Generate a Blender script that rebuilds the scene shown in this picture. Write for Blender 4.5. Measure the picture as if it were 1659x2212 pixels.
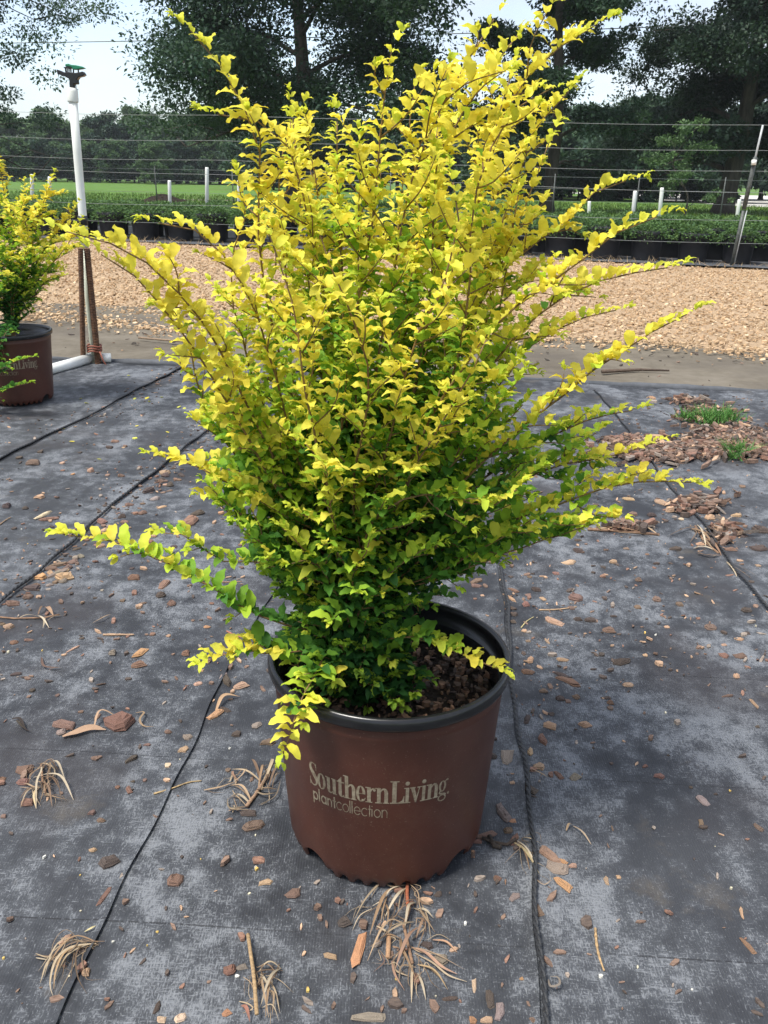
import bpy, math, random
import numpy as np
from mathutils import Vector, Matrix
random.seed(7); RNG = np.random.default_rng(7)
scene = bpy.context.scene
for o in list(bpy.data.objects): bpy.data.objects.remove(o)

# ------------------------------------------------------------------ camera
EYE = 0.95; PITCH = math.radians(21.2); ROLL = math.atan(.02); FPX = 1855.0
CF = np.array([0, math.cos(PITCH), -math.sin(PITCH)])
_r = np.array([1., 0, 0]); _u = np.array([0, math.sin(PITCH), math.cos(PITCH)])
CR = _r*math.cos(ROLL)+_u*math.sin(ROLL); CU = -_r*math.sin(ROLL)+_u*math.cos(ROLL)
cam_data = bpy.data.cameras.new('camera'); cam = bpy.data.objects.new('camera', cam_data)
scene.collection.objects.link(cam); scene.camera = cam
M = Matrix([[CR[0], CU[0], -CF[0], 0], [CR[1], CU[1], -CF[1], 0], [CR[2], CU[2], -CF[2], EYE], [0, 0, 0, 1]])
cam.matrix_world = M
cam_data.sensor_fit = 'VERTICAL'; cam_data.sensor_height = 24; cam_data.lens = 24*FPX/2212
cam_data.clip_start = .05; cam_data.clip_end = 2000
# ------------------------------------------------------------------ world and sun
SUN_EL = math.radians(64); SUN_AZ = math.radians(-125)      # azimuth from +Y (behind the shrub) towards +X
world = bpy.data.worlds.new('World'); scene.world = world; world.use_nodes = True
wn = world.node_tree; wn.nodes.clear()
def N(t, typ, **k):
    n = t.nodes.new(typ)
    for a, b in k.items(): setattr(n, a, b)
    return n
sky = N(wn, 'ShaderNodeTexSky', sky_type='NISHITA', sun_disc=False)
sky.sun_elevation = SUN_EL; sky.sun_rotation = SUN_AZ; sky.dust_density = 2.0; sky.ozone_density = 1.5; sky.air_density = 1.0
tc = N(wn, 'ShaderNodeTexCoord'); mp = N(wn, 'ShaderNodeMapping'); mp.inputs['Scale'].default_value = (1.0, 1.0, 2.6)
mp.inputs['Location'].default_value = (3.1, 1.7, .4)
nz = N(wn, 'ShaderNodeTexNoise'); nz.inputs['Scale'].default_value = 2.1; nz.inputs['Detail'].default_value = 7; nz.inputs['Roughness'].default_value = .55
nz2 = N(wn, 'ShaderNodeTexNoise'); nz2.inputs['Scale'].default_value = 5.5; nz2.inputs['Detail'].default_value = 5
cr = N(wn, 'ShaderNodeValToRGB'); cr.color_ramp.elements[0].position = .36; cr.color_ramp.elements[1].position = .60
cr.color_ramp.elements[0].color = (.35,)*3+(1,); cr.color_ramp.elements[1].color = (1,)*3+(1,)
cr2 = N(wn, 'ShaderNodeValToRGB'); cr2.color_ramp.elements[0].position = .3; cr2.color_ramp.elements[1].position = .7
CLOUD = 2.8
cr2.color_ramp.elements[0].color = (.70*CLOUD, .77*CLOUD, .90*CLOUD, 1); cr2.color_ramp.elements[1].color = (.98*CLOUD, 1.0*CLOUD, 1.06*CLOUD, 1)
mx = N(wn, 'ShaderNodeMixRGB'); bg = N(wn, 'ShaderNodeBackground'); wo = N(wn, 'ShaderNodeOutputWorld')
bg.inputs['Strength'].default_value = .10
L = wn.links.new
L(tc.outputs['Generated'], mp.inputs['Vector']); L(mp.outputs[0], nz.inputs['Vector']); L(mp.outputs[0], nz2.inputs['Vector'])
L(nz.outputs['Fac'], cr.inputs[0]); L(nz2.outputs['Fac'], cr2.inputs[0]); L(cr.outputs[0], mx.inputs['Fac'])
L(sky.outputs[0], mx.inputs['Color1']); L(cr2.outputs[0], mx.inputs['Color2']); L(mx.outputs[0], bg.inputs[0]); L(bg.outputs[0], wo.inputs[0])
sd = bpy.data.lights.new('sun', 'SUN'); sd.energy = 1.5; sd.angle = math.radians(16); sd.color = (1, .97, .91)
sun = bpy.data.objects.new('sun', sd); scene.collection.objects.link(sun)
sdir = Vector((math.sin(SUN_AZ)*math.cos(SUN_EL), math.cos(SUN_AZ)*math.cos(SUN_EL), math.sin(SUN_EL)))
sun.rotation_euler = sdir.to_track_quat('Z', 'Y').to_euler(); sun.location = (0, 0, 20)
vs = scene.view_settings; vs.view_transform = 'Standard'; vs.look = 'None'; vs.gamma = 1; vs.use_curve_mapping = False
vs.exposure = 1.8
scene.render.resolution_x = 768; scene.render.resolution_y = 1024
scene.render.engine = 'CYCLES'
scene.cycles.transparent_max_bounces = 8

# ------------------------------------------------------------------ helpers
def ray(x, y): return CF*FPX+CR*(x-829.5)+CU*(1106-y)
def g(x, y, z=0.0):
    d = ray(x, y); t = (z-EYE)/d[2]; return np.array([d[0]*t, d[1]*t, z])
def at(x, y, Y):
    d = ray(x, y); t = Y/d[1]; return np.array([d[0]*t, Y, EYE+d[2]*t])
def pxm(p):   # image pixels per metre at p
    return FPX/max(.1, float(np.dot(np.asarray(p)-np.array([0, 0, EYE]), CF)))
def proj(p):
    q = np.asarray(p)-np.array([0, 0, EYE]); z = q@CF
    return 829.5+(q@CR)/z*FPX, 1106-(q@CU)/z*FPX
def link(o, parent=None):
    scene.collection.objects.link(o)
    if parent is not None: o.parent = parent
    return o
def tag(o, label=None, cat=None, group=None, kind=None):
    if label: o['label'] = label
    if cat: o['category'] = cat
    if group: o['group'] = group
    if kind: o['kind'] = kind
    return o
def empty(name, loc=(0, 0, 0), rz=0, parent=None):
    o = bpy.data.objects.new(name, None); o.location = loc; o.rotation_euler = (0, 0, rz); o.empty_display_size = .05
    return link(o, parent)
def npmesh(name, V, Fs, mat=None, smooth=True, col=None, colname='tone'):
    """V (n,3); Fs list of (m,k) index arrays."""
    me = bpy.data.meshes.new(name); V = np.asarray(V, dtype=np.float32)
    me.vertices.add(len(V)); me.vertices.foreach_set('co', V.ravel())
    li = np.concatenate([np.asarray(f, dtype=np.int32).ravel() for f in Fs if len(f)])
    tot = np.concatenate([np.full(len(f), np.asarray(f).shape[1], dtype=np.int32) for f in Fs if len(f)])
    st = np.concatenate([[0], np.cumsum(tot)[:-1]]).astype(np.int32)
    me.loops.add(len(li)); me.loops.foreach_set('vertex_index', li)
    me.polygons.add(len(tot)); me.polygons.foreach_set('loop_start', st)
    try: me.polygons.foreach_set('loop_total', tot)
    except Exception: pass
    me.update(calc_edges=True)
    me.polygons.foreach_set('use_smooth', np.full(len(tot), smooth))
    if mat is not None: me.materials.append(mat)
    if col is not None:
        a = me.color_attributes.new(colname, 'FLOAT_COLOR', 'POINT')
        c = np.ones((len(V), 4), dtype=np.float32); c[:, :3] = col; a.data.foreach_set('color', c.ravel())
    return me
def mobj(name, me, parent=None): return link(bpy.data.objects.new(name, me), parent)
class MB:
    def __init__(s): s.v = []; s.f = []
    def add(s, vs_, fs_):
        b = len(s.v); s.v += [tuple(map(float, v)) for v in vs_]; s.f += [tuple(b+i for i in f) for f in fs_]
    def tube(s, pts, rad, n=8, cap=True, twist=0):
        pts = [Vector(p) for p in pts]; rad = rad if hasattr(rad, '__len__') else [rad]*len(pts)
        t0 = (pts[1]-pts[0]).normalized(); a = t0.orthogonal().normalized(); V = []; 
        for i, p in enumerate(pts):
            t = (pts[min(i+1, len(pts)-1)]-pts[max(i-1, 0)])
            if t.length < 1e-9: t = t0
            t.normalize(); a = (a-t*a.dot(t)); a = a.normalized() if a.length > 1e-6 else t.orthogonal().normalized(); b = t.cross(a)
            for k in range(n):
                w = 2*math.pi*k/n+twist*i; V.append(p+(a*math.cos(w)+b*math.sin(w))*rad[i])
        F_ = [(i*n+k, i*n+(k+1) % n, (i+1)*n+(k+1) % n, (i+1)*n+k) for i in range(len(pts)-1) for k in range(n)]
        if cap: F_ += [tuple(range(n))[::-1], tuple((len(pts)-1)*n+k for k in range(n))]
        s.add(V, F_)
    def box(s, c, sz, rz=0):
        V = []; cz, sn = math.cos(rz), math.sin(rz)
        for x in (-1, 1):
            for y in (-1, 1):
                for z in (-1, 1):
                    X, Y = x*sz[0]/2, y*sz[1]/2; V.append((c[0]+X*cz-Y*sn, c[1]+X*sn+Y*cz, c[2]+z*sz[2]/2))
        s.add(V, [(0, 1, 3, 2), (4, 6, 7, 5), (0, 4, 5, 1), (2, 3, 7, 6), (0, 2, 6, 4), (1, 5, 7, 3)])
    def lathe(s, prof, n=48, c=(0, 0, 0)):
        V = [(c[0]+r*math.cos(2*math.pi*k/n), c[1]+r*math.sin(2*math.pi*k/n), c[2]+z) for r, z in prof for k in range(n)]
        s.add(V, [(i*n+k, i*n+(k+1) % n, (i+1)*n+(k+1) % n, (i+1)*n+k) for i in range(len(prof)-1) for k in range(n)])
    def prism(s, poly, axis_o, ax, ay, az, th):
        """poly in (ax, ay) plane at axis_o, thickness th along az, centred."""
        o, ax, ay, az = [np.array(q, float) for q in (axis_o, ax, ay, az)]; n = len(poly)
        V = [o+ax*x+ay*y-az*th/2 for x, y in poly]+[o+ax*x+ay*y+az*th/2 for x, y in poly]
        s.add(V, [tuple(range(n))[::-1], tuple(range(n, 2*n))]+[(i, (i+1) % n, n+(i+1) % n, n+i) for i in range(n)])
    def mesh(s, name, mat, smooth=True):
        me = bpy.data.meshes.new(name); me.from_pydata(s.v, [], s.f); me.update()
        me.materials.append(mat); me.polygons.foreach_set('use_smooth', [smooth]*len(me.polygons))
        return me
    def build(s, name, mat, parent=None, smooth=True, bevel=0):
        o = mobj(name, s.mesh(name, mat, smooth), parent)
        if bevel:
            b = o.modifiers.new('bevel', 'BEVEL'); b.width = bevel; b.segments = 2; b.limit_method = 'ANGLE'
        return o
def smooth_poly(pts, n):
    """Catmull-Rom through pts resampled to n points, even spacing."""
    P = np.array(pts, float); P = np.vstack([2*P[0]-P[1], P, 2*P[-1]-P[-2]]); out = []
    for i in range(1, len(P)-2):
        for t in np.linspace(0, 1, 14, endpoint=False):
            a, b, c, d = P[i-1], P[i], P[i+1], P[i+2]
            out.append(.5*((2*b)+(-a+c)*t+(2*a-5*b+4*c-d)*t*t+(-a+3*b-3*c+d)*t**3))
    out.append(P[-2]); out = np.array(out)
    s = np.concatenate([[0], np.cumsum(np.linalg.norm(np.diff(out, axis=0), axis=1))])
    q = np.linspace(0, s[-1], n); return np.stack([np.interp(q, s, out[:, k]) for k in range(3)], 1), s[-1]

# ------------------------------------------------------------------ materials
def mat(name):
    m = bpy.data.materials.new(name); m.use_nodes = True; t = m.node_tree
    return m, t, t.nodes['Principled BSDF'], t.nodes['Material Output']
def ramp(t, src, stops):
    r = N(t, 'ShaderNodeValToRGB'); e = r.color_ramp.elements
    while len(e) < len(stops): e.new(.5)
    for i, (p, c) in enumerate(stops): e[i].position = p; e[i].color = (*c, 1) if len(c) == 3 else c
    t.links.new(src, r.inputs[0]); return r.outputs[0]
def noise(t, scale, detail=4, rough=.5, vec=None, mapscale=None, rot=None):
    n = N(t, 'ShaderNodeTexNoise'); n.inputs['Scale'].default_value = scale; n.inputs['Detail'].default_value = detail; n.inputs['Roughness'].default_value = rough
    if vec is None: vec = N(t, 'ShaderNodeTexCoord').outputs['Object']
    if mapscale or rot:
        m = N(t, 'ShaderNodeMapping')
        if mapscale: m.inputs['Scale'].default_value = mapscale
        if rot: m.inputs['Rotation'].default_value = rot
        t.links.new(vec, m.inputs['Vector']); vec = m.outputs[0]
    t.links.new(vec, n.inputs['Vector']); return n.outputs['Fac']
def mixc(t, fac, a, b, blend='MIX'):
    m = N(t, 'ShaderNodeMixRGB', blend_type=blend)
    for i, v in (('Fac', fac), ('Color1', a), ('Color2', b)):
        if hasattr(v, 'node'): t.links.new(v, m.inputs[i])
        elif isinstance(v, (int, float)): m.inputs[i].default_value = v if i == 'Fac' else (v, v, v, 1)
        else: m.inputs[i].default_value = (*v, 1)
    return m.outputs[0]
def math_(t, op, a, b=None, c=None):
    m = N(t, 'ShaderNodeMath', operation=op)
    for i, v in enumerate((a, b, c)):
        if v is None: continue
        if hasattr(v, 'node'): t.links.new(v, m.inputs[i])
        else: m.inputs[i].default_value = v
    return m.outputs[0]
def bump(t, b, h, s=.3, d=.01):
    n = N(t, 'ShaderNodeBump'); n.inputs['Strength'].default_value = s; n.inputs['Distance'].default_value = d
    t.links.new(h, n.inputs['Height']); t.links.new(n.outputs[0], b.inputs['Normal'])
def simple(name, c1, c2=None, scale=20, rough=.6, bs=.2, bd=.002, detail=5, metal=0, mapscale=None):
    m, t, b, o = mat(name); b.inputs['Roughness'].default_value = rough; b.inputs['Metallic'].default_value = metal
    n = noise(t, scale, detail, .6, mapscale=mapscale)
    t.links.new(ramp(t, n, [(.3, c1), (.7, c2 or c1)]), b.inputs['Base Color']); bump(t, b, n, bs, bd); return m

def leaf_material(name, source, transl=.45, gloss=.18, rough=.58, vein=False):
    m, t, b, o = mat(name)
    if source == 'object': c = N(t, 'ShaderNodeObjectInfo').outputs['Color']
    elif source == 'tone':
        a = N(t, 'ShaderNodeVertexColor'); a.layer_name = 'tone'; c = a.outputs['Color']
    else: c = source
    n = noise(t, 160, 3) if vein else None
    if vein: c = mixc(t, .5, c, mixc(t, n, .6, 1.3), 'MULTIPLY')
    b.inputs['Roughness'].default_value = rough; b.inputs['Specular IOR Level'].default_value = gloss
    tr = N(t, 'ShaderNodeBsdfTranslucent'); ms = N(t, 'ShaderNodeMixShader'); ms.inputs[0].default_value = transl
    t.links.new(c, b.inputs['Base Color']); t.links.new(c, tr.inputs['Color'])
    t.links.new(b.outputs[0], ms.inputs[1]); t.links.new(tr.outputs[0], ms.inputs[2]); t.links.new(ms.outputs[0], o.inputs['Surface'])
    return m
M_LEAF_OBJ = leaf_material('privet_leaf', 'object', vein=True)
M_LEAF_STUFF = leaf_material('privet_foliage', 'tone', vein=True)
M_TREE = leaf_material('tree_foliage', 'tone', transl=.22, gloss=.25, rough=.55)
M_TWIG = simple('privet_bark', (.10, .06, .025), (.26, .15, .055), 90, .7, .3)
M_TRUNK = simple('tree_bark', (.025, .021, .017), (.085, .07, .055), 9, .9, .9, .05, mapscale=(1, 1, .25))
def chip_material(name, src):
    m, t, b, o = mat(name)
    if src == 'object': c = N(t, 'ShaderNodeObjectInfo').outputs['Color']
    else:
        a = N(t, 'ShaderNodeVertexColor'); a.layer_name = 'tone'; c = a.outputs['Color']
    n = noise(t, 70, 6, .65, mapscale=(1, 3.5, 3.5)); n2 = noise(t, 260, 3)
    c = mixc(t, 1, c, ramp(t, n, [(.3, (.45, .42, .4)), (.52, (1, 1, 1)), (.75, (1.5, 1.45, 1.35))]), 'MULTIPLY')
    t.links.new(c, b.inputs['Base Color']); b.inputs['Roughness'].default_value = .85
    bump(t, b, mixc(t, .4, n, n2), .7, .003); return m
M_CHIP = chip_material('bark_chip', 'object'); M_CHIPS = chip_material('bark_litter', 'tone')
M_DRY = leaf_material('dry_leaf', 'object', transl=.15, gloss=.2, rough=.7, vein=True)
M_BLACK = simple('black_plastic', (.005, .005, .006), (.013, .013, .014), 60, .27, .1)
M_CORD = simple('black_cord', (.010, .010, .012), (.04, .042, .045), 300, .55, .3)
M_PVC = simple('white_pvc', (.80, .80, .76), (.70, .70, .64), 9, .35, .05)
M_PVCOLD = simple('weathered_pvc', (.62, .64, .50), (.42, .44, .36), 25, .5, .1)
M_RUST = simple('rusty_steel', (.055, .028, .016), (.16, .075, .035), 60, .85, .6)
M_GREEN = simple('green_plastic', (.006, .14, .07), (.01, .2, .1), 30, .35, .05)
M_TAPE = simple('black_tape', (.012, .012, .013), (.03, .03, .03), 60, .45, .2)
M_TIE = simple('red_brown_wire', (.22, .06, .035), (.3, .1, .06), 60, .6, .2)
M_WIRE = simple('galvanised_wire', (.16, .175, .17), (.24, .26, .25), 10, .5, .05)
M_POST = simple('dark_steel_post', (.03, .035, .032), (.11, .12, .11), 30, .55, .2)
M_GALV = simple('galvanised_post', (.34, .36, .36), (.48, .5, .5), 30, .5, .1)
M_PRINT = simple('tan_print', (.15, .11, .07), (.31, .265, .185), 160, .6, .05)

# pot body: brown plastic, dusty towards specks
m, t, b, o = mat('brown_pot_plastic'); M_POT = m
n = noise(t, 9, 5, .6); n2 = noise(t, 420, 2, .5); n3 = noise(t, 30, 6, .7)
c = ramp(t, n, [(.3, (.052, .018, .0115)), (.7, (.078, .026, .0165))])
c = mixc(t, ramp(t, n3, [(.5, (0, 0, 0)), (.8, (.35, .35, .35))]), c, (.115, .062, .042))
c = mixc(t, ramp(t, n2, [(.66, (0, 0, 0)), (.74, (.5, .5, .5))]), c, (.2, .15, .11))
t.links.new(c, b.inputs['Base Color']); b.inputs['Roughness'].default_value = .42; bump(t, b, n2, .1, .001)
b.inputs['Specular IOR Level'].default_value = .4

# woven ground cloth: dark weave, chalky dust in patches, dark damp patches
def cloth_material():
    m, t, b, o = mat('woven_ground_cloth'); co = N(t, 'ShaderNodeTexCoord').outputs['Object']
    sep = N(t, 'ShaderNodeSeparateXYZ'); t.links.new(co, sep.inputs[0]); x, y = sep.outputs[0], sep.outputs[1]
    big = noise(t, 1.15, 5, .55, co); med = noise(t, 4.2, 6, .62, co, (1.25, .8, 1)); fine = noise(t, 26, 5, .6, co)
    warp = noise(t, 150, 3, .6, co, (3.0, .6, 1), (0, 0, .08)); weft = noise(t, 150, 3, .6, co, (.6, 3.0, 1), (0, 0, .08))
    speck = noise(t, 420, 2, .6, co, (1.2, .6, 1), (0, 0, .08))
    dust = math_(t, 'ADD', math_(t, 'MULTIPLY', med, .62), math_(t, 'MULTIPLY', fine, .38))
    dustm = ramp(t, dust, [(.42, (.0, .0, .0)), (.50, (.4, .4, .4)), (.60, (1, 1, 1))])
    th = math_(t, 'SUBTRACT', .66, math_(t, 'MULTIPLY', dustm, .22))
    sp = math_(t, 'MULTIPLY', math_(t, 'SUBTRACT', math_(t, 'MAXIMUM', math_(t, 'MAXIMUM', warp, weft), speck), th), 6.5)
    spn = N(t, 'ShaderNodeClamp'); t.links.new(sp, spn.inputs[0])
    base = ramp(t, big, [(.35, (.011, .012, .0155)), (.5, (.024, .026, .031)), (.68, (.042, .044, .049))])
    damp = ramp(t, noise(t, 2.1, 3, .5, co), [(.55, (0, 0, 0)), (.64, (1, 1, 1))])
    base = mixc(t, math_(t, 'MULTIPLY', dustm, .6), base, (.095, .103, .115))
    c = mixc(t, math_(t, 'MULTIPLY', spn.outputs[0], .62), base, (.235, .245, .26))
    c = mixc(t, math_(t, 'MULTIPLY', damp, .55), c, (.038, .034, .036))
    # brown soil film here and there
    soil = ramp(t, noise(t, 3.3, 6, .7, co), [(.60, (0, 0, 0)), (.78, (.75, .75, .75))]); c = mixc(t, soil, c, (.105, .085, .06))
    # marker threads across the cloth
    v = math_(t, 'ADD', y, math_(t, 'MULTIPLY', x, .055)); fr = math_(t, 'FRACT', math_(t, 'DIVIDE', v, .352))
    dash = math_(t, 'GREATER_THAN', noise(t, 150, 2, .5, co, (1, .2, 1)), .42)
    ln = math_(t, 'MULTIPLY', math_(t, 'LESS_THAN', math_(t, 'ABSOLUTE', math_(t, 'SUBTRACT', fr, .45)), .0035), dash)
    ln = math_(t, 'MULTIPLY', ln, ramp(t, noise(t, 3, 2, .5, co), [(.4, (.2, .2, .2)), (.6, (1, 1, 1))]))
    c = mixc(t, math_(t, 'MULTIPLY', ln, .85), c, (.012, .012, .014))
    t.links.new(c, b.inputs['Base Color']); b.inputs['Roughness'].default_value = .62; b.inputs['Specular IOR Level'].default_value = .45
    w = N(t, 'ShaderNodeTexWave', wave_type='BANDS', bands_direction='X'); w.inputs['Scale'].default_value = 80; t.links.new(co, w.inputs['Vector'])
    bn = N(t, 'ShaderNodeBump'); bn.inputs['Strength'].default_value = .55; bn.inputs['Distance'].default_value = .02
    t.links.new(noise(t, 5, 3, .5, co, (1, .45, 1), (0, 0, .5)), bn.inputs['Height'])
    b2 = N(t, 'ShaderNodeBump'); b2.inputs['Strength'].default_value = .35; b2.inputs['Distance'].default_value = .0012
    t.links.new(mixc(t, .5, mixc(t, .5, warp, weft), w.outputs['Fac']), b2.inputs['Height']); t.links.new(bn.outputs[0], b2.inputs['Normal']); t.links.new(b2.outputs[0], b.inputs['Normal']); return m
M_CLOTH = cloth_material()
def ground_mat(name, stops, scale, bs, bd, rough=.9, second=None):
    m, t, b, o = mat(name); co = N(t, 'ShaderNodeTexCoord').outputs['Object']
    n = noise(t, scale, 8, .62, co); n2 = noise(t, scale*9, 5, .6, co)
    c = ramp(t, math_(t, 'ADD', math_(t, 'MULTIPLY', n, .65), math_(t, 'MULTIPLY', n2, .35)), stops)
    if second: c = mixc(t, ramp(t, noise(t, second[1], 5, .6, co), [(.5, (0, 0, 0)), (.66, (1, 1, 1))]), c, second[0])
    t.links.new(c, b.inputs['Base Color']); b.inputs['Roughness'].default_value = rough; b.inputs['Specular IOR Level'].default_value = .2
    bump(t, b, n2, bs, bd); return m
M_FIELD = ground_mat('mown_field', [(.35, (.055, .12, .018)), (.5, (.085, .17, .025)), (.68, (.12, .20, .035))], .7, .6, .05, second=((.10, .15, .03), .12))
M_LANE = ground_mat('packed_soil_lane', [(.35, (.095, .08, .06)), (.5, (.145, .125, .095)), (.68, (.19, .165, .13))], 1.6, .4, .01, second=((.105, .09, .072), 1.1))
M_CHIPBASE = ground_mat('wood_chip_bed', [(.3, (.34, .235, .14)), (.5, (.45, .32, .20)), (.7, (.53, .39, .25))], 14, .8, .02)
M_DARKSOIL = ground_mat('dark_soil', [(.35, (.016, .012, .010)), (.6, (.045, .033, .024)), (.75, (.10, .075, .055))], 9, .9, .04)
M_ROAD = ground_mat('pale_gravel', [(.3, (.42, .40, .36)), (.7, (.60, .57, .52))], 2, .3, .02)
M_FARCLOTH = ground_mat('grey_ground_cloth', [(.35, (.05, .055, .062)), (.6, (.11, .115, .125)), (.75, (.17, .175, .185))], 2.5, .3, .01)

# ------------------------------------------------------------------ ground
def zc(x, y):
    return .0065+.0022*np.sin(7.1*x+2.2*np.sin(1.9*y))+.0018*np.sin(5.3*y+1.3*x+1)+.0012*np.sin(13*x-9*y)+.0008*np.sin(23*y+17*x)
def sheet(name, poly_fn, nx, ny, zfn, m, label=None):
    """poly_fn(u, v) -> x, y over the unit square."""
    u, v = np.meshgrid(np.linspace(0, 1, nx), np.linspace(0, 1, ny)); x, y = poly_fn(u, v); z = zfn(x, y)
    V = np.stack([x.ravel(), y.ravel(), z.ravel()], 1); i = np.arange((nx-1)*(ny-1)); r, c = i//(nx-1), i % (nx-1); a = r*nx+c
    o = mobj(name, npmesh(name, V, [np.stack([a, a+1, a+nx+1, a+nx], 1)], m)); tag(o, label, kind='structure'); return o
flat = lambda h: (lambda x, y: np.full_like(x, h))
sheet('ground', lambda u, v: ((u-.5)*1600, -60+v*1000), 60, 60, flat(-.035), M_FIELD)
edge = lambda x: 4.395-.118*(x-.0)+.02*np.sin(3*x)+.012*np.sin(11*x)   # far edge of the cloth
chn = lambda x: 5.60-.125*x+.10*np.sin(1.7*x)+.05*np.sin(5*x)           # near edge of the chips
chf = lambda x: 12.45-.277*x                                            # far edge of the chips, front of the pot row
sheet('soil_lane', lambda u, v: (-9+18*u, edge(-9+18*u)-.25+v*2.4), 120, 30,
      lambda x, y: -.012+.006*np.sin(2*x+y)+.004*np.sin(9*x+3*np.sin(7*y)), M_LANE)
sheet('wood_chip_path', lambda u, v: (-12+24*u, chn(-12+24*u)+(chf(-12+24*u)-chn(-12+24*u))*v), 100, 60,
      lambda x, y: (-.004+.012*np.sin(1.3*x+.7*np.sin(y))+.008*np.sin(3*y+x))*np.clip((y-chn(x))/.35, 0, 1)-.03*np.clip(1-(y-chn(x))/.25, 0, 1), M_CHIPBASE)
sheet('nursery_bed_cloth', lambda u, v: (-16+32*u, chf(-16+32*u)-.15+v*5.4), 60, 16, flat(.012), M_FARCLOTH)
sheet('gravel_road', lambda u, v: (18+60*u, 46+v*55+8*u), 12, 8, flat(-.02), M_ROAD)

# cloth panels: each overlaps the next along a lifted selvedge
SEAMS = [[(-1.9, .3), (-2.0, 1.6), (-1.9, 5.2)],
         [(-1.62, .2), (-1.50, 1.6), (-1.345, 2.85), (-1.053, 4.56), (-1.0, 5.2)],
         [(-1.02, .2), (-.97, 1.2), (-.895, 1.79), (-.828, 2.43), (-.679, 3.45), (-.50, 5.2)],
         [(-.47, -.2), (-.375, .73), (-.317, 1.47), (-.27, 1.86), (-.13, 3.2), (.02, 5.2)],
         [(.16, -.2), (.205, .75), (.235, 1.1), (.263, 1.51), (.302, 2.1), (.42, 3.3), (.55, 5.2)],
         [(.84, -.2), (.87, 1.0), (.907, 1.8), (.938, 2.37), (1.009, 4.19), (1.06, 5.2)],
         [(1.55, -.2), (1.62, 1.6), (1.72, 3.0), (1.85, 5.2)]]
def seam_x(i, y):
    if i < 0: return np.full_like(np.asarray(y, float), -7.0)
    if i >= len(SEAMS): return np.full_like(np.asarray(y, float), 7.5)
    s = np.array(SEAMS[i]); return np.interp(y, s[:, 1], s[:, 0])+.004*np.sin(9*np.asarray(y)+i)+.002*np.sin(31*np.asarray(y)+2*i)
for i in range(len(SEAMS)+1):
    def pf(u, v, i=i):
        xm = seam_x(i-1, 2+0*v); y = -1.2+v*(edge(np.clip(seam_x(i-1, 4.3+0*v), -6, 6)*(1-u)+np.clip(seam_x(i, 4.3+0*v), -6, 6)*u)+1.2)
        a = seam_x(i-1, y)-.028; bb = seam_x(i, y)
        return a+(bb-a)*u, y
    def zf(x, y, i=i):
        z = zc(x, y)+.0002*i
        if i < len(SEAMS): d = seam_x(i, y)-x; z = z+.0042*np.exp(-(d/.009)**2)+.0012*np.exp(-(d/.03)**2)
        if i > 0: d = x-seam_x(i-1, y)+.028; z = z-.0022*np.clip(1-d/.03, 0, 1)
        return z
    w = 7 if 0 < i < len(SEAMS) else 12
    u = None
    nx, ny = 46, 150
    # finer columns next to both selvedges
    def pf2(u, v, pf=pf): s = u*u*(3-2*u); s = .5*s+.5*(s*s*(3-2*s)); return pf(s, v)
    o = sheet('ground_cloth', pf2, nx*2, ny*2, zf, M_CLOTH)
# hemmed far edge of the cloth
mb = MB(); xs = np.linspace(-6.5, 7, 170)
mb.tube([(x, edge(min(max(x, -6), 6))+.01, .006+.004*math.sin(9*x)) for x in xs], [.017+.005*math.sin(5*x+1)+.002*math.sin(31*x) for x in xs], 8)
tag(mb.build('cloth_hem', M_FARCLOTH), 'rolled dark hem along the far edge of the black ground cloth', kind='structure')

# twisted cords along seams
def cord(i, y0, y1, r, off, label, wob=.0025):
    mb = MB(); ys = np.arange(y0, y1, .006)
    for s in (0, 1):
        ph = ys/.034*2*math.pi+s*math.pi; x = seam_x(i, ys)+off+wob*np.sin(4*ys)+wob*.5*np.sin(11*ys+1)
        z = zc(x, ys)+.008+r*.9
        mb.tube(np.stack([x+np.cos(ph)*r*.75, ys, z+np.sin(ph)*r*.75], 1), r, 6)
    o = mb.build('twisted_cord', M_CORD); tag(o, label, 'cord')
cord(4, .05, 4.4, .0026, .006, 'black twisted cord running past the right side of the big brown pot')
cord(5, .5, 4.1, .0026, .006, 'black twisted cord along the cloth seam at the right edge of the photo')
cord(2, 1.5, 4.4, .0024, .004, 'black twisted cord on the left seam, half covered by bark chips')
cord(1, 2.2, 4.5, .0022, .004, 'black twisted cord running towards the foot of the white riser pipe')

# ------------------------------------------------------------------ bark chips
def chip_mesh(seed, layered=False):
    r = random.Random(seed); n = r.choice([6, 7, 8]); V = []; 
    ang = sorted([(k+r.uniform(-.32, .32))*2*math.pi/n for k in range(n)])
    rad = [.40*r.uniform(.78, 1.18)/max(abs(math.cos(a)), abs(math.sin(a)))**.85 for a in ang]
    tilt = r.uniform(-.25, .25)
    lay = [(1, 0), (1.0, .55), (.86, .8)] if not layered else [(1, 0), (1.02, .35), (.9, .42), (.84, .72), (.66, .8), (.5, .98)]
    for (sc, z) in lay:
        for k, (a, q) in enumerate(zip(ang, rad)):
            j = r.uniform(.9, 1.1) if z else 1
            V.append((math.cos(a)*q*sc*j, math.sin(a)*q*sc*j, z*(1+tilt*math.cos(a))*r.uniform(.8, 1.15)))
    F_ = [tuple(range(n))[::-1]]
    for l in range(len(lay)-1): F_ += [(l*n+k, l*n+(k+1) % n, (l+1)*n+(k+1) % n, (l+1)*n+k) for k in range(n)]
    V.append((r.uniform(-.12, .12), r.uniform(-.12, .12), 1.0*r.uniform(.75, 1.05))); c = len(V)-1; l = len(lay)-1
    F_ += [(l*n+k, l*n+(k+1) % n, c) for k in range(n)]
    me = bpy.data.meshes.new('bark_chip'); me.from_pydata(V, [], F_); me.update(); me.materials.append(M_CHIP)
    return me
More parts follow.
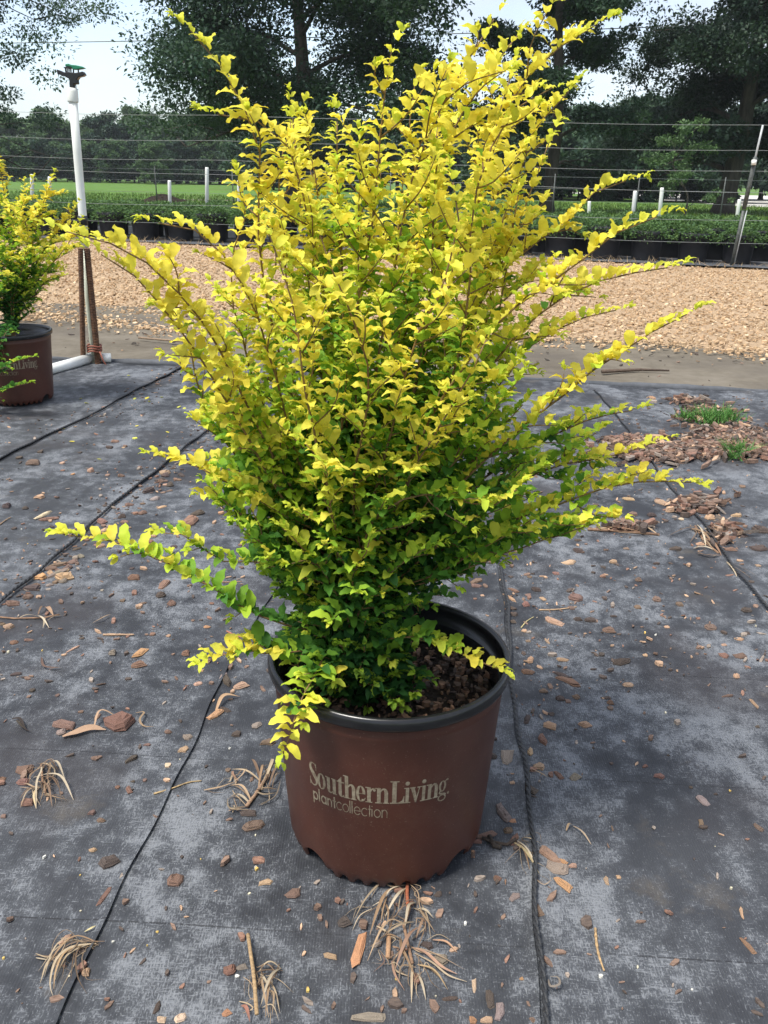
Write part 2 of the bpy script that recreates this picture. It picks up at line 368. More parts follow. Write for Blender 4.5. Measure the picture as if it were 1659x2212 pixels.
CHIPS = [chip_mesh(s) for s in range(12)]; CHIPS_L = [chip_mesh(s, True) for s in range(40, 50)]
PAL = {'brown': (.19, .122, .088), 'dark': (.085, .062, .05), 'red': (.225, .125, .088), 'tan': (.43, .28, .18), 'light': (.62, .48, .31), 'orange': (.48, .26, .14), 'grey': (.27, .22, .18)}
WORD = {'brown': 'brown', 'dark': 'dark brown', 'red': 'reddish brown', 'tan': 'tan', 'light': 'pale', 'orange': 'orange', 'grey': 'grey'}
def c5(x, y): return (x/2.72*900/900, 1491+y/2.72)
def c5(x, y): return (x*.3677, 1491+y*.3677)
def c6(x, y): return (542+x*.3268, 1830+y*.3268)
def c7(x, y): return (1016.5+x*.3873, 1491+y*.3873)
def c4(x, y): return (1016.5+x*.3873, 881+y*.3873)
def c2(x, y): return (x*.3268, 949+y*.3268)
chip_count = 0; used_labels = {}; occupied = []
def landmark(px, py):
    if py < 860: return 'on the soil lane behind the cloth'
    if px > 1060:
        if py > 1850: return 'right of the cord, low in the photo'
        if px < 1200: return 'beside the cord right of the brown pot'
        if py < 1130: return 'far back on the right of the cloth'
        if py < 1500: return 'on the cloth right of the shrub'
        return 'on the cloth well right of the brown pot'
    if py > 1930: return 'on the cloth in front of the brown pot' if px > 500 else 'on the cloth at the bottom left'
    if px > 480: return 'on the cloth close left of the brown pot'
    if py < 1130: return 'far back on the left of the cloth'
    if py < 1420: return 'near the left cord under the low branches'
    if py < 1700: return 'on the cloth at mid left'
    return 'on the cloth at the lower left'
def put_chip(px, py, wpx, hpx, ang=0, col='brown', label=None, th=None):
    """wpx: length, hpx: width as they show; ang: image angle of the length, degrees."""
    global chip_count
    p = g(px, py, .007); s = pxm(p); el = math.asin(min(.99, EYE/np.linalg.norm(p-[0, 0, EYE])))
    a = math.radians(ang); dx, dy = math.cos(a)*wpx, math.sin(a)*wpx/max(.2, math.sin(el))
    ln = math.hypot(dx, dy)/s; rz = math.atan2(dy, dx)
    b_ = a+math.pi/2; ex, ey = math.cos(b_)*hpx, math.sin(b_)*hpx/max(.2, math.sin(el))
    wd = math.hypot(ex, ey)/s*.85
    if wd > ln: wd = ln*.95
    t_ = th or min(.016, max(.0025, (.34 if wpx > 14 else .2)*min(ln, wd)*random.uniform(.7, 1.3)))
    me = random.choice(CHIPS_L if wpx > 17 else CHIPS)
    o = bpy.data.objects.new('bark_chip', me); link(o)
    o.location = (p[0], p[1], float(zc(p[0], p[1]))-.0004+.0012)
    o.rotation_euler = (random.uniform(-.08, .08), random.uniform(-.08, .08), rz)
    o.scale = (ln*1.05, wd*1.05, t_)
    c = PAL[col]; v = random.uniform(.8, 1.2); o.color = (c[0]*v, c[1]*v*random.uniform(.93, 1.07), c[2]*v*random.uniform(.9, 1.1), 1)
    if not label:
        mx_ = max(wpx, hpx)
        size = 'large' if mx_ > 30 else 'medium' if mx_ > 19 else 'small' if mx_ > 11 else 'tiny'
        shape = 'long splintered' if wpx > 2.6*hpx else 'elongated' if wpx > 1.6*hpx else 'chunky'
        label = f'{size} {shape} {WORD[col]} bark chip {landmark(px, py)}'
    tag(o, label, 'bark chip', 'bark chips scattered on the black cloth'); chip_count += 1; occupied.append((px, py)); return o
def chips(fn, k, rows):
    for r_ in rows:
        x, y, w, h = r_[:4]; ang = 0; col = None; lab = None
        for e in r_[4:]:
            if isinstance(e, (int, float)): ang = e
            elif e in PAL: col = e
            else: lab = e
        if col is None: col = random.choice(['brown', 'brown', 'red', 'brown', 'dark'])
        X, Y = fn(x, y)
        if h > w and ang == 0: w, h = h, w; ang = 85
        put_chip(X, Y, w*k, h*k, ang, col, lab)
chips(c5, .3677, [(385, 210, 190, 55, -10, 'brown', 'long flat brown bark strip lying just left of the big reddish bark slab'),
 (705, 195, 200, 140, 12, 'red', 'big reddish bark slab, the largest piece on the left of the cloth'),
 (190, 12, 40, 25), (340, 35, 35, 20), (570, 160, 35, 40), (475, 130, 40, 18), (560, 405, 65, 25), (770, 410, 80, 32, 30), (985, 247, 60, 25), (865, 322, 50, 18),
 (360, 255, 60, 40, 'grey'), (1080, 350, 72, 52, 'tan', 'tan bark chip with a curled edge beside the left seam above the straw stalk'), (1270, 150, 95, 40, 35, 'orange', 'orange tan bark sliver across the seam left of the pot, below a curled dry leaf'),
 (1320, 120, 90, 30, -10), (1105, 278, 80, 42, 'grey'), (1505, 215, 75, 40, 35, 'grey'), (1390, 265, 60, 50, 'dark'), (1575, 312, 100, 45), (1340, 470, 40, 35), (1480, 525, 50, 30, 80),
 (145, 470, 110, 60, 'brown', 'squarish brown bark piece just above the dry leaf clump at lower left'), (135, 540, 90, 42, 'red'), (10, 525, 50, 40), (165, 660, 95, 50), (985, 445, 45, 42, 'light'),
 (690, 570, 35, 22), (755, 585, 55, 30, -45), (780, 537, 35, 15), (850, 530, 30, 20), (540, 712, 50, 35), (590, 757, 72, 30), (20, 742, 40, 25), (545, 930, 58, 26, 8, 'tan'),
 (645, 1000, 135, 82, 22, 'dark', 'thick dark layered bark chunk left of the seam at lower left'), (1490, 810, 145, 66, 12, 'brown', 'dark brown bark wedge below the dry weed sprig left of the pot'),
 (1335, 995, 55, 38, 'dark'), (1030, 1120, 105, 88, 'brown', 'rounded faceted brown bark nugget alone left of the pot'), (1560, 1138, 92, 42, 10, 'tan', 'pale tan bark block left of the pot base'),
 (610, 1210, 130, 42, 68, 'red', 'long reddish bark splinter upright beside the left seam'), (385, 1455, 85, 50, 55, 'tan', 'two-tone tan bark chip above the curved dry leaf bunch'),
 (1350, 1655, 80, 75, 'red', 'knobbly pinkish bark lump left of the dry stalk at the bottom'), (1420, 1630, 80, 38, 15, 'grey'), (430, 1655, 35, 20), (925, 1865, 80, 45, 85, 'dark'),
 (945, 1940, 58, 46, 'light'), (1060, 1930, 78, 55, 15, 'light', 'pale peeled bark flake at the bottom edge left of centre'), (1330, 1900, 62, 50, 30, 'orange'), (505, 1655, 60, 55, 'tan'), (1465, 730, 130, 48, -5, 'dark')])
chips(c6, .3268, [(285, 318, 110, 85, 40, 'brown', 'blocky brown bark chip with ridges just in front of the pot, on the left'),
 (615, 505, 100, 75, 20, 'dark', 'rough dark bark chip between the pot and the orange sliver'), (530, 720, 120, 45, -12, 'tan', 'speckled tan bark strip left of the orange sliver'),
 (715, 665, 290, 88, 76, 'orange', 'big bright orange teardrop bark sliver beside the dry weed clump'), (1240, 310, 62, 45, 40), (1625, 210, 60, 40), (1470, 50, 60, 38, 80),
 (785, 1130, 270, 75, 0, 'grey', 'wide grey brown bark plate at the bottom edge under the dry weed clump'), (1475, 920, 100, 36, 85, 'light', 'pale peeled bark stick right of the dry weed clump'),
 (1315, 1005, 120, 32, 3, 'dark'), (1255, 745, 110, 88, -20, 'grey', 'round brown bark knob on the right side of the dry weed clump'), (1165, 650, 90, 62, -20, 'dark'),
 (1580, 1010, 125, 75, 85, 'dark', 'dark bark chip in the pile at the bottom right of the pot'), (1645, 1090, 120, 82, 70, 'grey', 'grey ridged bark chip in the pile at the bottom right of the pot'),
 (1465, 1145, 62, 55, 'orange'), (1560, 1150, 95, 50, 'tan')])
chips(c7, .3873, [(405, 10, 50, 30), (240, 40, 50, 30), (500, 48, 60, 35), (545, 65, 40, 32), (590, 40, 50, 28), (755, 40, 65, 20), (778, 68, 45, 25), (780, 102, 40, 32),
 (415, 125, 45, 20, -50, 'tan'), (315, 165, 68, 32, 55, 'dark', 'thin dark bark chip standing out just right of the pot rim'), (447, 200, 88, 48, -18, 'tan', 'oval tan bark chip right of the pot rim'), (638, 195, 62, 42, 15, 'tan'),
 (403, 280, 75, 52, -70, 'red', 'reddish oval bark chip right of the pot'), (332, 350, 60, 42, 80, 'tan'), (200, 380, 100, 78, 70, 'grey', 'round greyish bark nugget between the pot and the cord'), (120, 375, 60, 45, 'dark'),
 (378, 432, 72, 66, 'tan', 'rough tan bark nugget just right of the cord'), (490, 480, 58, 38, -60, 'red'), (580, 490, 72, 42, 25, 'grey'), (1050, 482, 66, 32, -8, 'red'), (970, 428, 38, 18, 15, 'red'),
 (325, 553, 92, 46, -25, 'dark', 'dark bark chip touching the cord right of the pot'), (232, 518, 36, 28, 'tan'), (1295, 620, 64, 52, -60, 'grey'), (1285, 745, 45, 32, 60), (1605, 770, 50, 34, -55), (1365, 582, 30, 14),
 (180, 690, 110, 70, -65, 'grey', 'layered grey bark chip leaning by the cord near the pot base'), (235, 730, 52, 28, 'orange'), (210, 785, 60, 42), (90, 815, 130, 42, 10, 'brown', 'pinkish bark stick pointing right from the pot base'), (40, 850, 60, 28, 'red'),
 (238, 840, 98, 42, 52, 'red', 'reddish splinter touching the cord beside the pot base'), (440, 920, 150, 66, -38, 'tan', 'long pale bark piece, topmost of the three right of the cord'), (485, 1000, 130, 82, -20, 'grey', 'grey fibrous bark piece, middle of the three right of the cord'),
 (517, 1088, 130, 50, -40, 'orange', 'orange bark piece, lowest of the three right of the cord'), (570, 985, 56, 28, 'tan'), (515, 960, 55, 32, -40, 'orange'), (757, 1065, 50, 36, 85, 'tan'), (827, 1045, 32, 28, 'tan'), (790, 772, 34, 15, 85),
 (150, 1050, 52, 34), (195, 1072, 34, 14, 80), (243, 1155, 78, 45, 30, 'grey', 'mottled grey bark chip left of the cord at lower right'), (372, 1220, 80, 50, -65, 'brown', 'brown bark chip tight against the right side of the cord, low down'),
 (1550, 1425, 100, 40, -65, 'red', 'slim reddish bark chip near the lower right corner'), (1512, 1235, 72, 22, 70, 'tan'), (283, 1612, 30, 28, 'orange'), (355, 1850, 60, 46),
 (1582, 78, 75, 26, -80, 'tan'), (1430, 35, 80, 14, 5), (785, 410, 25, 18, 'dark'), (685, 320, 18, 12, 'dark'), (1100, 368, 20, 12, 'dark'), (1228, 545, 25, 20, 'dark'), (15, 915, 46, 26, 85, 'orange'), (1600, 205, 30, 15, 'dark')])
chips(c4, .3873, [(1340, 1222, 78, 38, 'brown'), (835, 1415, 145, 42, 12, 'dark', 'long dark bark plank on the cloth right of the pot rim'), (1415, 1380, 62, 40), (1505, 1385, 75, 32), (545, 1525, 140, 38, -25, 'red', 'long reddish bark piece in front of a dark shred, right of the pot rim'),
 (510, 1495, 90, 30, -30, 'dark'), (315, 1480, 88, 32), (330, 1412, 52, 36, 60, 'tan'), (510, 1403, 82, 26, 'tan'), (880, 1540, 70, 28, 'tan'), (975, 1373, 34, 26, 'tan'), (730, 1375, 40, 25, 'dark'), (1480, 1498, 46, 30, 'tan'), (1265, 1365, 25, 15),
 (1095, 1215, 36, 32, 'tan'), (770, 1237, 88, 32, 'brown'), (670, 1185, 80, 30), (600, 1180, 60, 20, 'dark'), (585, 1070, 82, 38, -12, 'brown'), (1040, 1065, 56, 36, 'brown'), (1165, 1090, 42, 26), (930, 1110, 42, 28), (790, 1112, 25, 16), (405, 1070, 34, 26, -50, 'tan'),
 (310, 1102, 50, 30), (560, 1120, 42, 18), (460, 1200, 110, 30, -15, 'tan'), (320, 1047, 36, 24), (365, 1022, 56, 22), (240, 1020, 60, 18, -30), (220, 1060, 80, 18, -40, 'tan'), (735, 945, 40, 32), (935, 962, 44, 20), (475, 930, 42, 15), (330, 948, 34, 18),
 (245, 1160, 46, 22), (235, 1200, 46, 22), (225, 1120, 60, 24), (180, 1100, 50, 30, 70), (320, 1305, 34, 20), (425, 1305, 40, 14, -60, 'tan'), (300, 1250, 40, 18, 'tan'), (1540, 1130, 72, 26), (1500, 1290, 62, 18, 'tan'), (1540, 1255, 40, 16, 'dark'),
 (1605, 885, 36, 16, 'tan'), (1565, 970, 46, 14, 'dark'), (550, 870, 92, 26, 8, 'tan'), (740, 895, 36, 34, 'dark'), (1415, 1320, 36, 18, 'tan'), (600, 810, 60, 30, 'dark'), (795, 870, 52, 20, 'tan'), (1140, 790, 80, 22, 'dark'), (865, 792, 40, 16),
 (600, 745, 50, 14), (570, 630, 60, 18), (1175, 625, 36, 18, 'light'), (1490, 710, 110, 28, -6), (1620, 690, 90, 40), (1610, 790, 100, 30, 'dark'), (1450, 790, 80, 18), (985, 820, 28, 24, 'red'), (1035, 870, 44, 12, 'dark'), (1280, 760, 60, 16, 'tan'),
 (905, 600, 60, 20), (1010, 605, 60, 20, 'dark'), (1060, 530, 80, 22, -30, 'tan'), (1330, 615, 80, 22, 'tan'), (1480, 600, 70, 16, 'tan'), (1300, 560, 70, 30, 'red'), (880, 510, 70, 16, 'tan'), (820, 560, 60, 16), (700, 545, 40, 14), (430, 700, 60, 18), (1515, 440, 40, 14), (560, 305, 70, 20, 'dark'),
 (30, 965, 80, 26, 20), (30, 990, 70, 22), (25, 1065, 26, 14), (65, 1045, 26, 12, 'tan')])
chips(c2, .3268, [(270, 908, 85, 38, 'orange', 'orange flat bark chip in the pile beside the left cord'), (425, 915, 98, 50, 15, 'tan', 'pale tan bark chip at the front of the pile beside the left cord'), (380, 880, 140, 34, 25, 'grey'), (340, 850, 110, 26, 5), (380, 830, 130, 22, 15, 'brown'), (430, 860, 80, 30, 40), (185, 1042, 72, 44, 'brown'), (255, 1040, 46, 30, 'tan'), (80, 1092, 90, 34, 8, 'brown'),
 (210, 985, 120, 36, 'dark'), (220, 965, 90, 20, 10, 'brown'), (928, 1420, 75, 66, 65, 'orange', 'orange bark chip just above a dark oval one at mid left'), (915, 1498, 105, 48, 18, 'red', 'dark reddish oval bark chip directly below the orange one'), (1228, 1415, 66, 52, 'red'), (812, 1075, 46, 28), (1140, 1095, 58, 38, -20, 'brown'), (1060, 1045, 85, 34, 5, 'dark'),
 (1365, 1240, 66, 20, 'orange'), (1010, 1292, 46, 26, 'red'), (1115, 1298, 40, 20, 'tan'), (90, 1355, 62, 34, 20), (190, 1337, 76, 20, 5, 'brown'), (890, 920, 105, 36, 'red'), (1085, 970, 74, 56, 60, 'red'), (478, 1403, 92, 14, 32, 'tan'), (110, 1570, 80, 24, 10, 'dark'), (1310, 1622, 62, 28, 15, 'tan'),
 (1275, 1200, 28, 18), (1250, 555, 95, 56, 40, 'red', 'reddish bark slab leaning behind the low left branch'), (265, 390, 72, 28, 'tan'), (45, 450, 64, 28, 'dark'), (165, 460, 60, 18), (290, 500, 90, 20, 45, 'light'), (320, 525, 120, 18, 10), (240, 470, 34, 22, 'dark'), (1310, 500, 90, 26, 10, 'dark'), (1460, 495, 50, 16, 'orange'),
 (130, 135, 50, 14), (270, 95, 50, 18, 'dark'), (415, 163, 44, 14, 'tan'), (600, 215, 60, 24, 'tan'), (485, 235, 36, 12, 'orange'), (815, 50, 26, 12, 'tan'), (720, 55, 50, 12, 'dark'), (530, 88, 40, 14, 'dark'), (800, 245, 60, 14), (415, 210, 34, 14, 'red'), (225, 170, 120, 28, 'brown'), (760, 12, 60, 14),
 (1500, 1600, 120, 46, -50, 'dark'), (1590, 1635, 110, 48, 20, 'tan'), (1475, 1570, 70, 34, 60, 'grey'), (1330, 1530, 36, 18, 'tan'), (1165, 1585, 40, 14, -40), (545, 1330, 40, 40, 'dark'), (745, 1425, 60, 40, 'grey'),
 (35, 925, 36, 24), (60, 1245, 85, 30, 8, 'tan'), (20, 1225, 60, 14), (1400, 1085, 40, 22), (630, 1050, 34, 18), (870, 850, 40, 24, 'dark'), (945, 1095, 60, 14, 20), (675, 1000, 30, 14, 'grey'), (1150, 712, 60, 18, 'dark'), (1020, 640, 50, 26, 'tan'), (985, 680, 70, 24), (925, 690, 40, 12)])
# chips bunched along the left cord and further back: random, still one object each
def rand_chips(n, box, size, aspect=.42, follow=None):
    for _ in range(n):
        if follow: 
            y_ = random.uniform(*box[1]); k = (y_-follow[0][1])/(follow[1][1]-follow[0][1]); x_ = follow[0][0]+(follow[1][0]-follow[0][0])*k+random.gauss(0, box[0])
        else: x_, y_ = random.uniform(*box[0]), random.uniform(*box[1])
        w = random.uniform(*size); put_chip(x_, y_, w, w*aspect*random.uniform(.6, 1.25), random.uniform(-25, 25), random.choice(['brown', 'brown', 'red', 'dark', 'tan', 'grey']))
rand_chips(40, (22, (1020, 1190)), (10, 24), .32, ((395, 1010), (225, 1150)))
rand_chips(14, (14, (1200, 1300)), (10, 24), .45, ((170, 1190), (70, 1290)))
INDIV = 300
# everything smaller: one joined mesh
def litter(name, pts, sizes, pal, m, zfn, label, flatness=.28, lift=0, aspect=.55):
    """pts (n,2) world; sizes (n,), pal (n,3)"""
    n = len(pts); k = 6; ang = (np.arange(k)[None]+RNG.uniform(-.35, .35, (n, k)))*2*math.pi/k; rad = RNG.uniform(.36, .56, (n, k))
    asp = RNG.uniform(aspect*.55, aspect*1.45, n); rot = RNG.uniform(0, 2*math.pi, n); h = sizes*flatness*RNG.uniform(.5, 1.3, n)*np.minimum(1, asp*1.6)
    x = np.cos(ang)*rad*sizes[:, None]; y = np.sin(ang)*rad*(sizes*asp)[:, None]
    tx, ty = RNG.normal(0, .22, n), RNG.normal(0, .22, n)
    lay = []
    for sc, hz in ((1, 0), (.92, 1)):
        X, Y = x*sc, y*sc; Z = h[:, None]*hz+X*tx[:, None]+Y*ty[:, None]+(RNG.uniform(-.15, .15, (n, k))*h[:, None] if hz else 0)
        XX = X*np.cos(rot)[:, None]-Y*np.sin(rot)[:, None]; YY = X*np.sin(rot)[:, None]+Y*np.cos(rot)[:, None]
        lay.append(np.stack([XX+pts[:, :1], YY+pts[:, 1:2], Z+(zfn(pts[:, 0], pts[:, 1])+lift)[:, None]], 2))
    V = np.concatenate(lay, 1).reshape(-1, 3); b0 = (np.arange(n)*2*k)[:, None]
    top = b0+k+np.arange(k)[None]; j = np.arange(k); side = np.stack([b0+j, b0+(j+1) % k, b0+k+(j+1) % k, b0+k+j], 2).reshape(-1, 4)
    me = npmesh(name, V, [top, side], m, False, np.repeat(pal, 2*k, 0)); o = mobj(name, me); tag(o, label, kind='stuff'); return o
def pick(pal, n, var=.2):
    P = np.array(pal); c = P[RNG.integers(0, len(P), n)]*RNG.uniform(1-var, 1+var, (n, 1)); return c
BARKPAL = [PAL['brown'], PAL['brown'], PAL['red'], PAL['dark'], PAL['dark'], PAL['grey'], PAL['tan']]
pp = []
for box, n in (((0, 620, 900, 1500), 420), ((1060, 1659, 990, 1500), 520), ((0, 560, 1500, 2200), 60), ((1100, 1659, 1500, 2200), 60), ((1200, 1659, 860, 1000), 200), ((620, 1100, 1900, 2212), 60), ((250, 700, 800, 900), 60)):
    for _ in range(n):
        q = g(random.uniform(box[0], box[1]), random.uniform(box[2], box[3]) if random.random() < .5 else box[2]+(box[3]-box[2])*random.random()**1.6); pp.append(q[:2])
for i, lim, n in ((2, (1.6, 4.2), 520), (4, (1.1, 3.5), 120), (5, (2.2, 3.6), 160), (1, (3.2, 4.5), 120), (3, (.6, 2), 20)):
    for _ in range(n):
        y_ = random.uniform(*lim); x_ = float(seam_x(i, y_))+random.gauss(.02, .05); pp.append((x_, y_))
pp = np.array(pp); n = len(pp)
litter('bark_crumbs', pp, RNG.uniform(.005, .022, n)*(RNG.random(n)**.7*.8+.4), pick(BARKPAL, n), M_CHIPS, zc, 'fine bark crumbs sprinkled over the black cloth', .25, .0015, .45)
# pale seeds / fertiliser grains
sp = np.array([g(random.uniform(0, 1659), random.uniform(900, 2212))[:2] for _ in range(60)])
litter('pale_specks', sp, RNG.uniform(.0025, .006, len(sp)), pick([(.6, .55, .4), (.7, .68, .6), (.6, .42, .12)], len(sp)), M_CHIPS, zc, 'pale grains and seeds on the cloth', .6, .001, 1)
fl = np.array([g(random.uniform(100, 420), random.uniform(800, 1000))[:2] for _ in range(16)]+[g(random.uniform(300, 900), random.uniform(1100, 1300))[:2] for _ in range(6)])
litter('fallen_yellow_leaves', fl, RNG.uniform(.015, .028, len(fl)), pick([(.6, .5, .06), (.5, .5, .08)], len(fl)), M_CHIPS, zc, 'fallen yellow leaves on the cloth at the left', .1, .001, .6)
# heaps of shredded bark on the right
hp = []
for (cx, cy, sx, sy, n) in ((1590, 960, 90, 28, 1300), (1440, 985, 110, 14, 700), (1530, 900, 60, 18, 250), (1360, 962, 50, 8, 220), (1500, 1100, 60, 16, 120), (1360, 1150, 40, 6, 130), (1560, 1160, 40, 20, 60), (1480, 870, 50, 8, 60)):
    for _ in range(n): hp.append(g(random.gauss(cx, sx*.55), random.gauss(cy, sy*.6))[:2])
hp = np.array(hp); n = len(hp)
litter('shredded_bark_heap', hp, RNG.uniform(.018, .06, n), pick(BARKPAL+[PAL['brown'], PAL['red']], n), M_CHIPS,
       lambda x, y: zc(x, y)+RNG.uniform(0, .02, len(x)), 'heaps of shredded brown bark on the right of the cloth', .16, .002, .35)
# lane litter and the wood chip path
def band(n, y0f, y1f, x0, x1, pw=1.0):
    x = RNG.uniform(x0, x1, n); k = RNG.random(n)**pw; return np.stack([x, y0f(x)+(y1f(x)-y0f(x))*k], 1)
q = band(260, lambda x: edge(x)+.05, chn, -3, 4); litter('lane_crumbs', q, RNG.uniform(.01, .045, len(q)), pick([PAL['dark'], PAL['brown'], (.3, .2, .12), (.05, .04, .03)], len(q)), M_CHIPS, lambda x, y: -.008+0*x, 'dark crumbs of bark and soil on the bare lane', .2, .006, .4)
WC = [(.50, .35, .205), (.54, .39, .235), (.47, .32, .18), (.43, .285, .16), (.56, .43, .28), (.49, .335, .195), (.51, .36, .21)]
q = band(52000, chn, chf, -6.5, 7.0, 1.25); q = q[(np.abs(q[:, 0]) < .60*q[:, 1]+.6)]
q2 = band(1300, lambda x: chn(x)-.35, lambda x: chn(x)+.05, -4, 5, .5); q = np.vstack([q, q2])
litter('wood_chips', q, RNG.uniform(.012, .042, len(q)), pick(WC, len(q), .18), M_CHIPS, lambda x, y: -.002+.012*np.sin(1.3*x+.7*np.sin(y))+.008*np.sin(3*y+x)+RNG.uniform(-.004, .012, len(x)), 'thick layer of pale tan wood chips on the path', .2, 0, .6)

# ------------------------------------------------------------------ dried weed clumps, sticks, curled leaves
def strap(P, w, arch_, twist=.3, fold=.25, name='dry_leaf', parent=None, color=(.3, .2, .12), z0=.002):
    """P: world xy polyline; arched ribbon lying on the cloth."""
    arch = arch_*.55; Q, Lg = smooth_poly([(p[0], p[1], 0) for p in P], 14); V = []; F_ = []
    z = np.array([float(zc(a[0], a[1])) for a in Q])+z0+.0015+arch*np.sin(np.linspace(.05, math.pi*.97, 14))**1.2
    ph = random.uniform(0, 6)
    for i in range(14):
        t_ = Q[min(i+1, 13)]-Q[max(i-1, 0)]; t_ = t_/max(1e-9, np.linalg.norm(t_)); nrm = np.array([-t_[1], t_[0], 0])
        s = i/13; ww = w*.5*max(.12, math.sin(math.pi*min(1, s*.92+.1))**.7); tw = twist*math.sin(3*s+ph)
        for k, u in enumerate((-1, 0, 1)):
            V.append(Q[i]+nrm*u*ww*math.cos(tw)+np.array([0, 0, z[i]+ww*u*math.sin(tw)+abs(u)*ww*fold+max(0, ww*abs(math.sin(tw)))]))
        if i: a = (i-1)*3; F_ += [(a, a+1, a+4, a+3), (a+1, a+2, a+5, a+4)]
    me = bpy.data.meshes.new(name); me.from_pydata(V, [], F_); me.update(); me.materials.append(M_DRY); me.polygons.foreach_set('use_smooth', [True]*len(F_))
    o = mobj(name, me, parent); v = random.uniform(.75, 1.25); o.color = (color[0]*v, color[1]*v, color[2]*v, 1); return o
def clump(fn, leaves, stems, label, cat='dry weed', k=.3677, cols=None):
    allp = [g(*fn(*q))[:2] for l in leaves for q in l['p']]; c = np.mean(allp, 0)
    root = empty('dry_weed_clump', (float(c[0]), float(c[1]), 0)); tag(root, label, cat)
    for l in leaves:
        P = [g(*fn(*q))[:2]-c for q in l['p']]
        wv = l.get('w', 16)*.62*k/pxm([c[0], c[1], 0])
        Pw = [p for p in P]
        o = strap([p+c for p in Pw], wv, l.get('h', .012), color=l.get('c') or random.choice(cols or [(.34, .24, .15), (.26, .17, .10), (.42, .33, .22), (.2, .13, .085)]))
        o.parent = root; o.matrix_parent_inverse = Matrix.Translation((-float(c[0]), -float(c[1]), 0))
        if len(leaves) > 6:
            for _ in range(2):
                sc_ = random.uniform(.55, .95); a_ = random.gauss(0, .3); m0 = P[0]; Pj = [m0+np.array([math.cos(a_)*(p-m0)[0]-math.sin(a_)*(p-m0)[1], math.sin(a_)*(p-m0)[0]+math.cos(a_)*(p-m0)[1]])*sc_+np.array([random.gauss(0, .006), random.gauss(0, .006)]) for p in P]
                o = strap([p+c for p in Pj], wv*random.uniform(.3, .7), l.get('h', .012)*random.uniform(.2, 1), color=random.choice([(.24, .17, .11), (.17, .115, .075), (.34, .26, .17)])); o.parent = root; o.matrix_parent_inverse = Matrix.Translation((-float(c[0]), -float(c[1]), 0))
    for s in stems:
        P = [g(*fn(*q))[:2] for q in s['p']]; mb = MB()
        mb.tube([(p[0]-c[0], p[1]-c[1], float(zc(*p))+s.get('z', .006)+.002*math.sin(5*i)) for i, p in enumerate(P)], s.get('r', .0016), 6)
        so = mb.build('stem', M_CHIP, root); so.color = (*s.get('c', (.25, .15, .09)), 1)
    return root
LV = lambda pts, w=16, h=.012, c=None: dict(p=pts, w=w, h=h, c=c)
PALE = (.46, .38, .27)
clump(c6, [LV([(1020, 285), (930, 330), (870, 400), (800, 430)], 16, .012, PALE), LV([(1000, 290), (900, 350), (840, 470), (785, 620)], 36, .014), LV([(1010, 310), (960, 400), (885, 500)], 30, .02, PALE),
 LV([(900, 360), (870, 480), (855, 550)], 18), LV([(1085, 400), (1040, 470), (1015, 590)], 34, .025, PALE), LV([(1040, 270), (1100, 370), (1110, 450), (1150, 540)], 14, .02), LV([(1100, 440), (1150, 470), (1205, 505)], 26, .01, PALE),
 LV([(1120, 450), (1150, 530), (1215, 600)], 24), LV([(800, 445), (720, 500), (670, 590)], 12, .004), LV([(1010, 545), (930, 550), (850, 660), (770, 790)], 26, .03), LV([(1080, 510), (1140, 540), (1155, 600)], 18),
 LV([(1000, 650), (900, 640), (830, 670)], 18), LV([(1100, 570), (1040, 680), (950, 850)], 42, .03, (.36, .22, .15)), LV([(1060, 700), (1150, 760), (1250, 850), (1360, 880)], 36, .015, (.36, .22, .15)), LV([(1080, 740), (1200, 820), (1300, 900), (1425, 930)], 22, .008),
 LV([(1100, 815), (1200, 870), (1300, 985)], 24, .012, (.44, .31, .17)), LV([(1065, 800), (1060, 930), (1060, 1065)], 26, .012), LV([(1100, 870), (1130, 960), (1155, 1050)], 24, .008, PALE), LV([(990, 650), (1000, 750), (1060, 870), (1100, 935)], 26, .02),
 LV([(930, 790), (950, 900), (1015, 985)], 24, .01, (.36, .22, .15)), LV([(1200, 650), (1290, 680), (1360, 735)], 20, .008, (.4, .24, .15)), LV([(930, 800), (1000, 740), (1060, 700)], 20, .014), LV([(880, 400), (905, 480), (900, 560)], 22, .012),
 LV([(830, 560), (880, 600), (960, 640)], 22, .006), LV([(1090, 640), (1130, 560), (1120, 500)], 30, .02), LV([(860, 740), (880, 800), (810, 860)], 10, .003, (.16, .09, .06))],
 [dict(p=[(1033, 262), (1031, 350), (1037, 440)], r=.0027, c=(.30, .09, .04)), dict(p=[(912, 630), (908, 700), (905, 772)], r=.0034, c=(.34, .2, .11)), dict(p=[(1050, 440), (1010, 560), (1040, 700), (1065, 820)], r=.0022)],
 'large clump of dried strap leaves on the cloth just in front of the brown pot', k=.3268)
clump(c5, [LV([(250, 470), (250, 540), (225, 620), (218, 725)], 20, .03, PALE), LV([(270, 470), (340, 490), (385, 550)], 26, .03, PALE), LV([(200, 540), (280, 550), (370, 580), (435, 670)], 26, .03, PALE), LV([(240, 590), (180, 620), (120, 665)], 14), LV([(260, 640), (330, 670), (405, 670)], 14),
 LV([(230, 560), (290, 620), (310, 710)], 22, .02), LV([(220, 600), (205, 660), (215, 720)], 20, .01, (.44, .34, .2)), LV([(150, 575), (200, 610), (260, 600)], 14), LV([(250, 480), (190, 540), (170, 590)], 12), LV([(260, 560), (300, 560), (350, 600)], 22, .02), LV([(250, 500), (290, 480), (350, 510)], 16, .03)],
 [dict(p=[(248, 465), (255, 560), (275, 640)], r=.002)], 'spidery clump of pale dried leaves near the left edge of the photo')
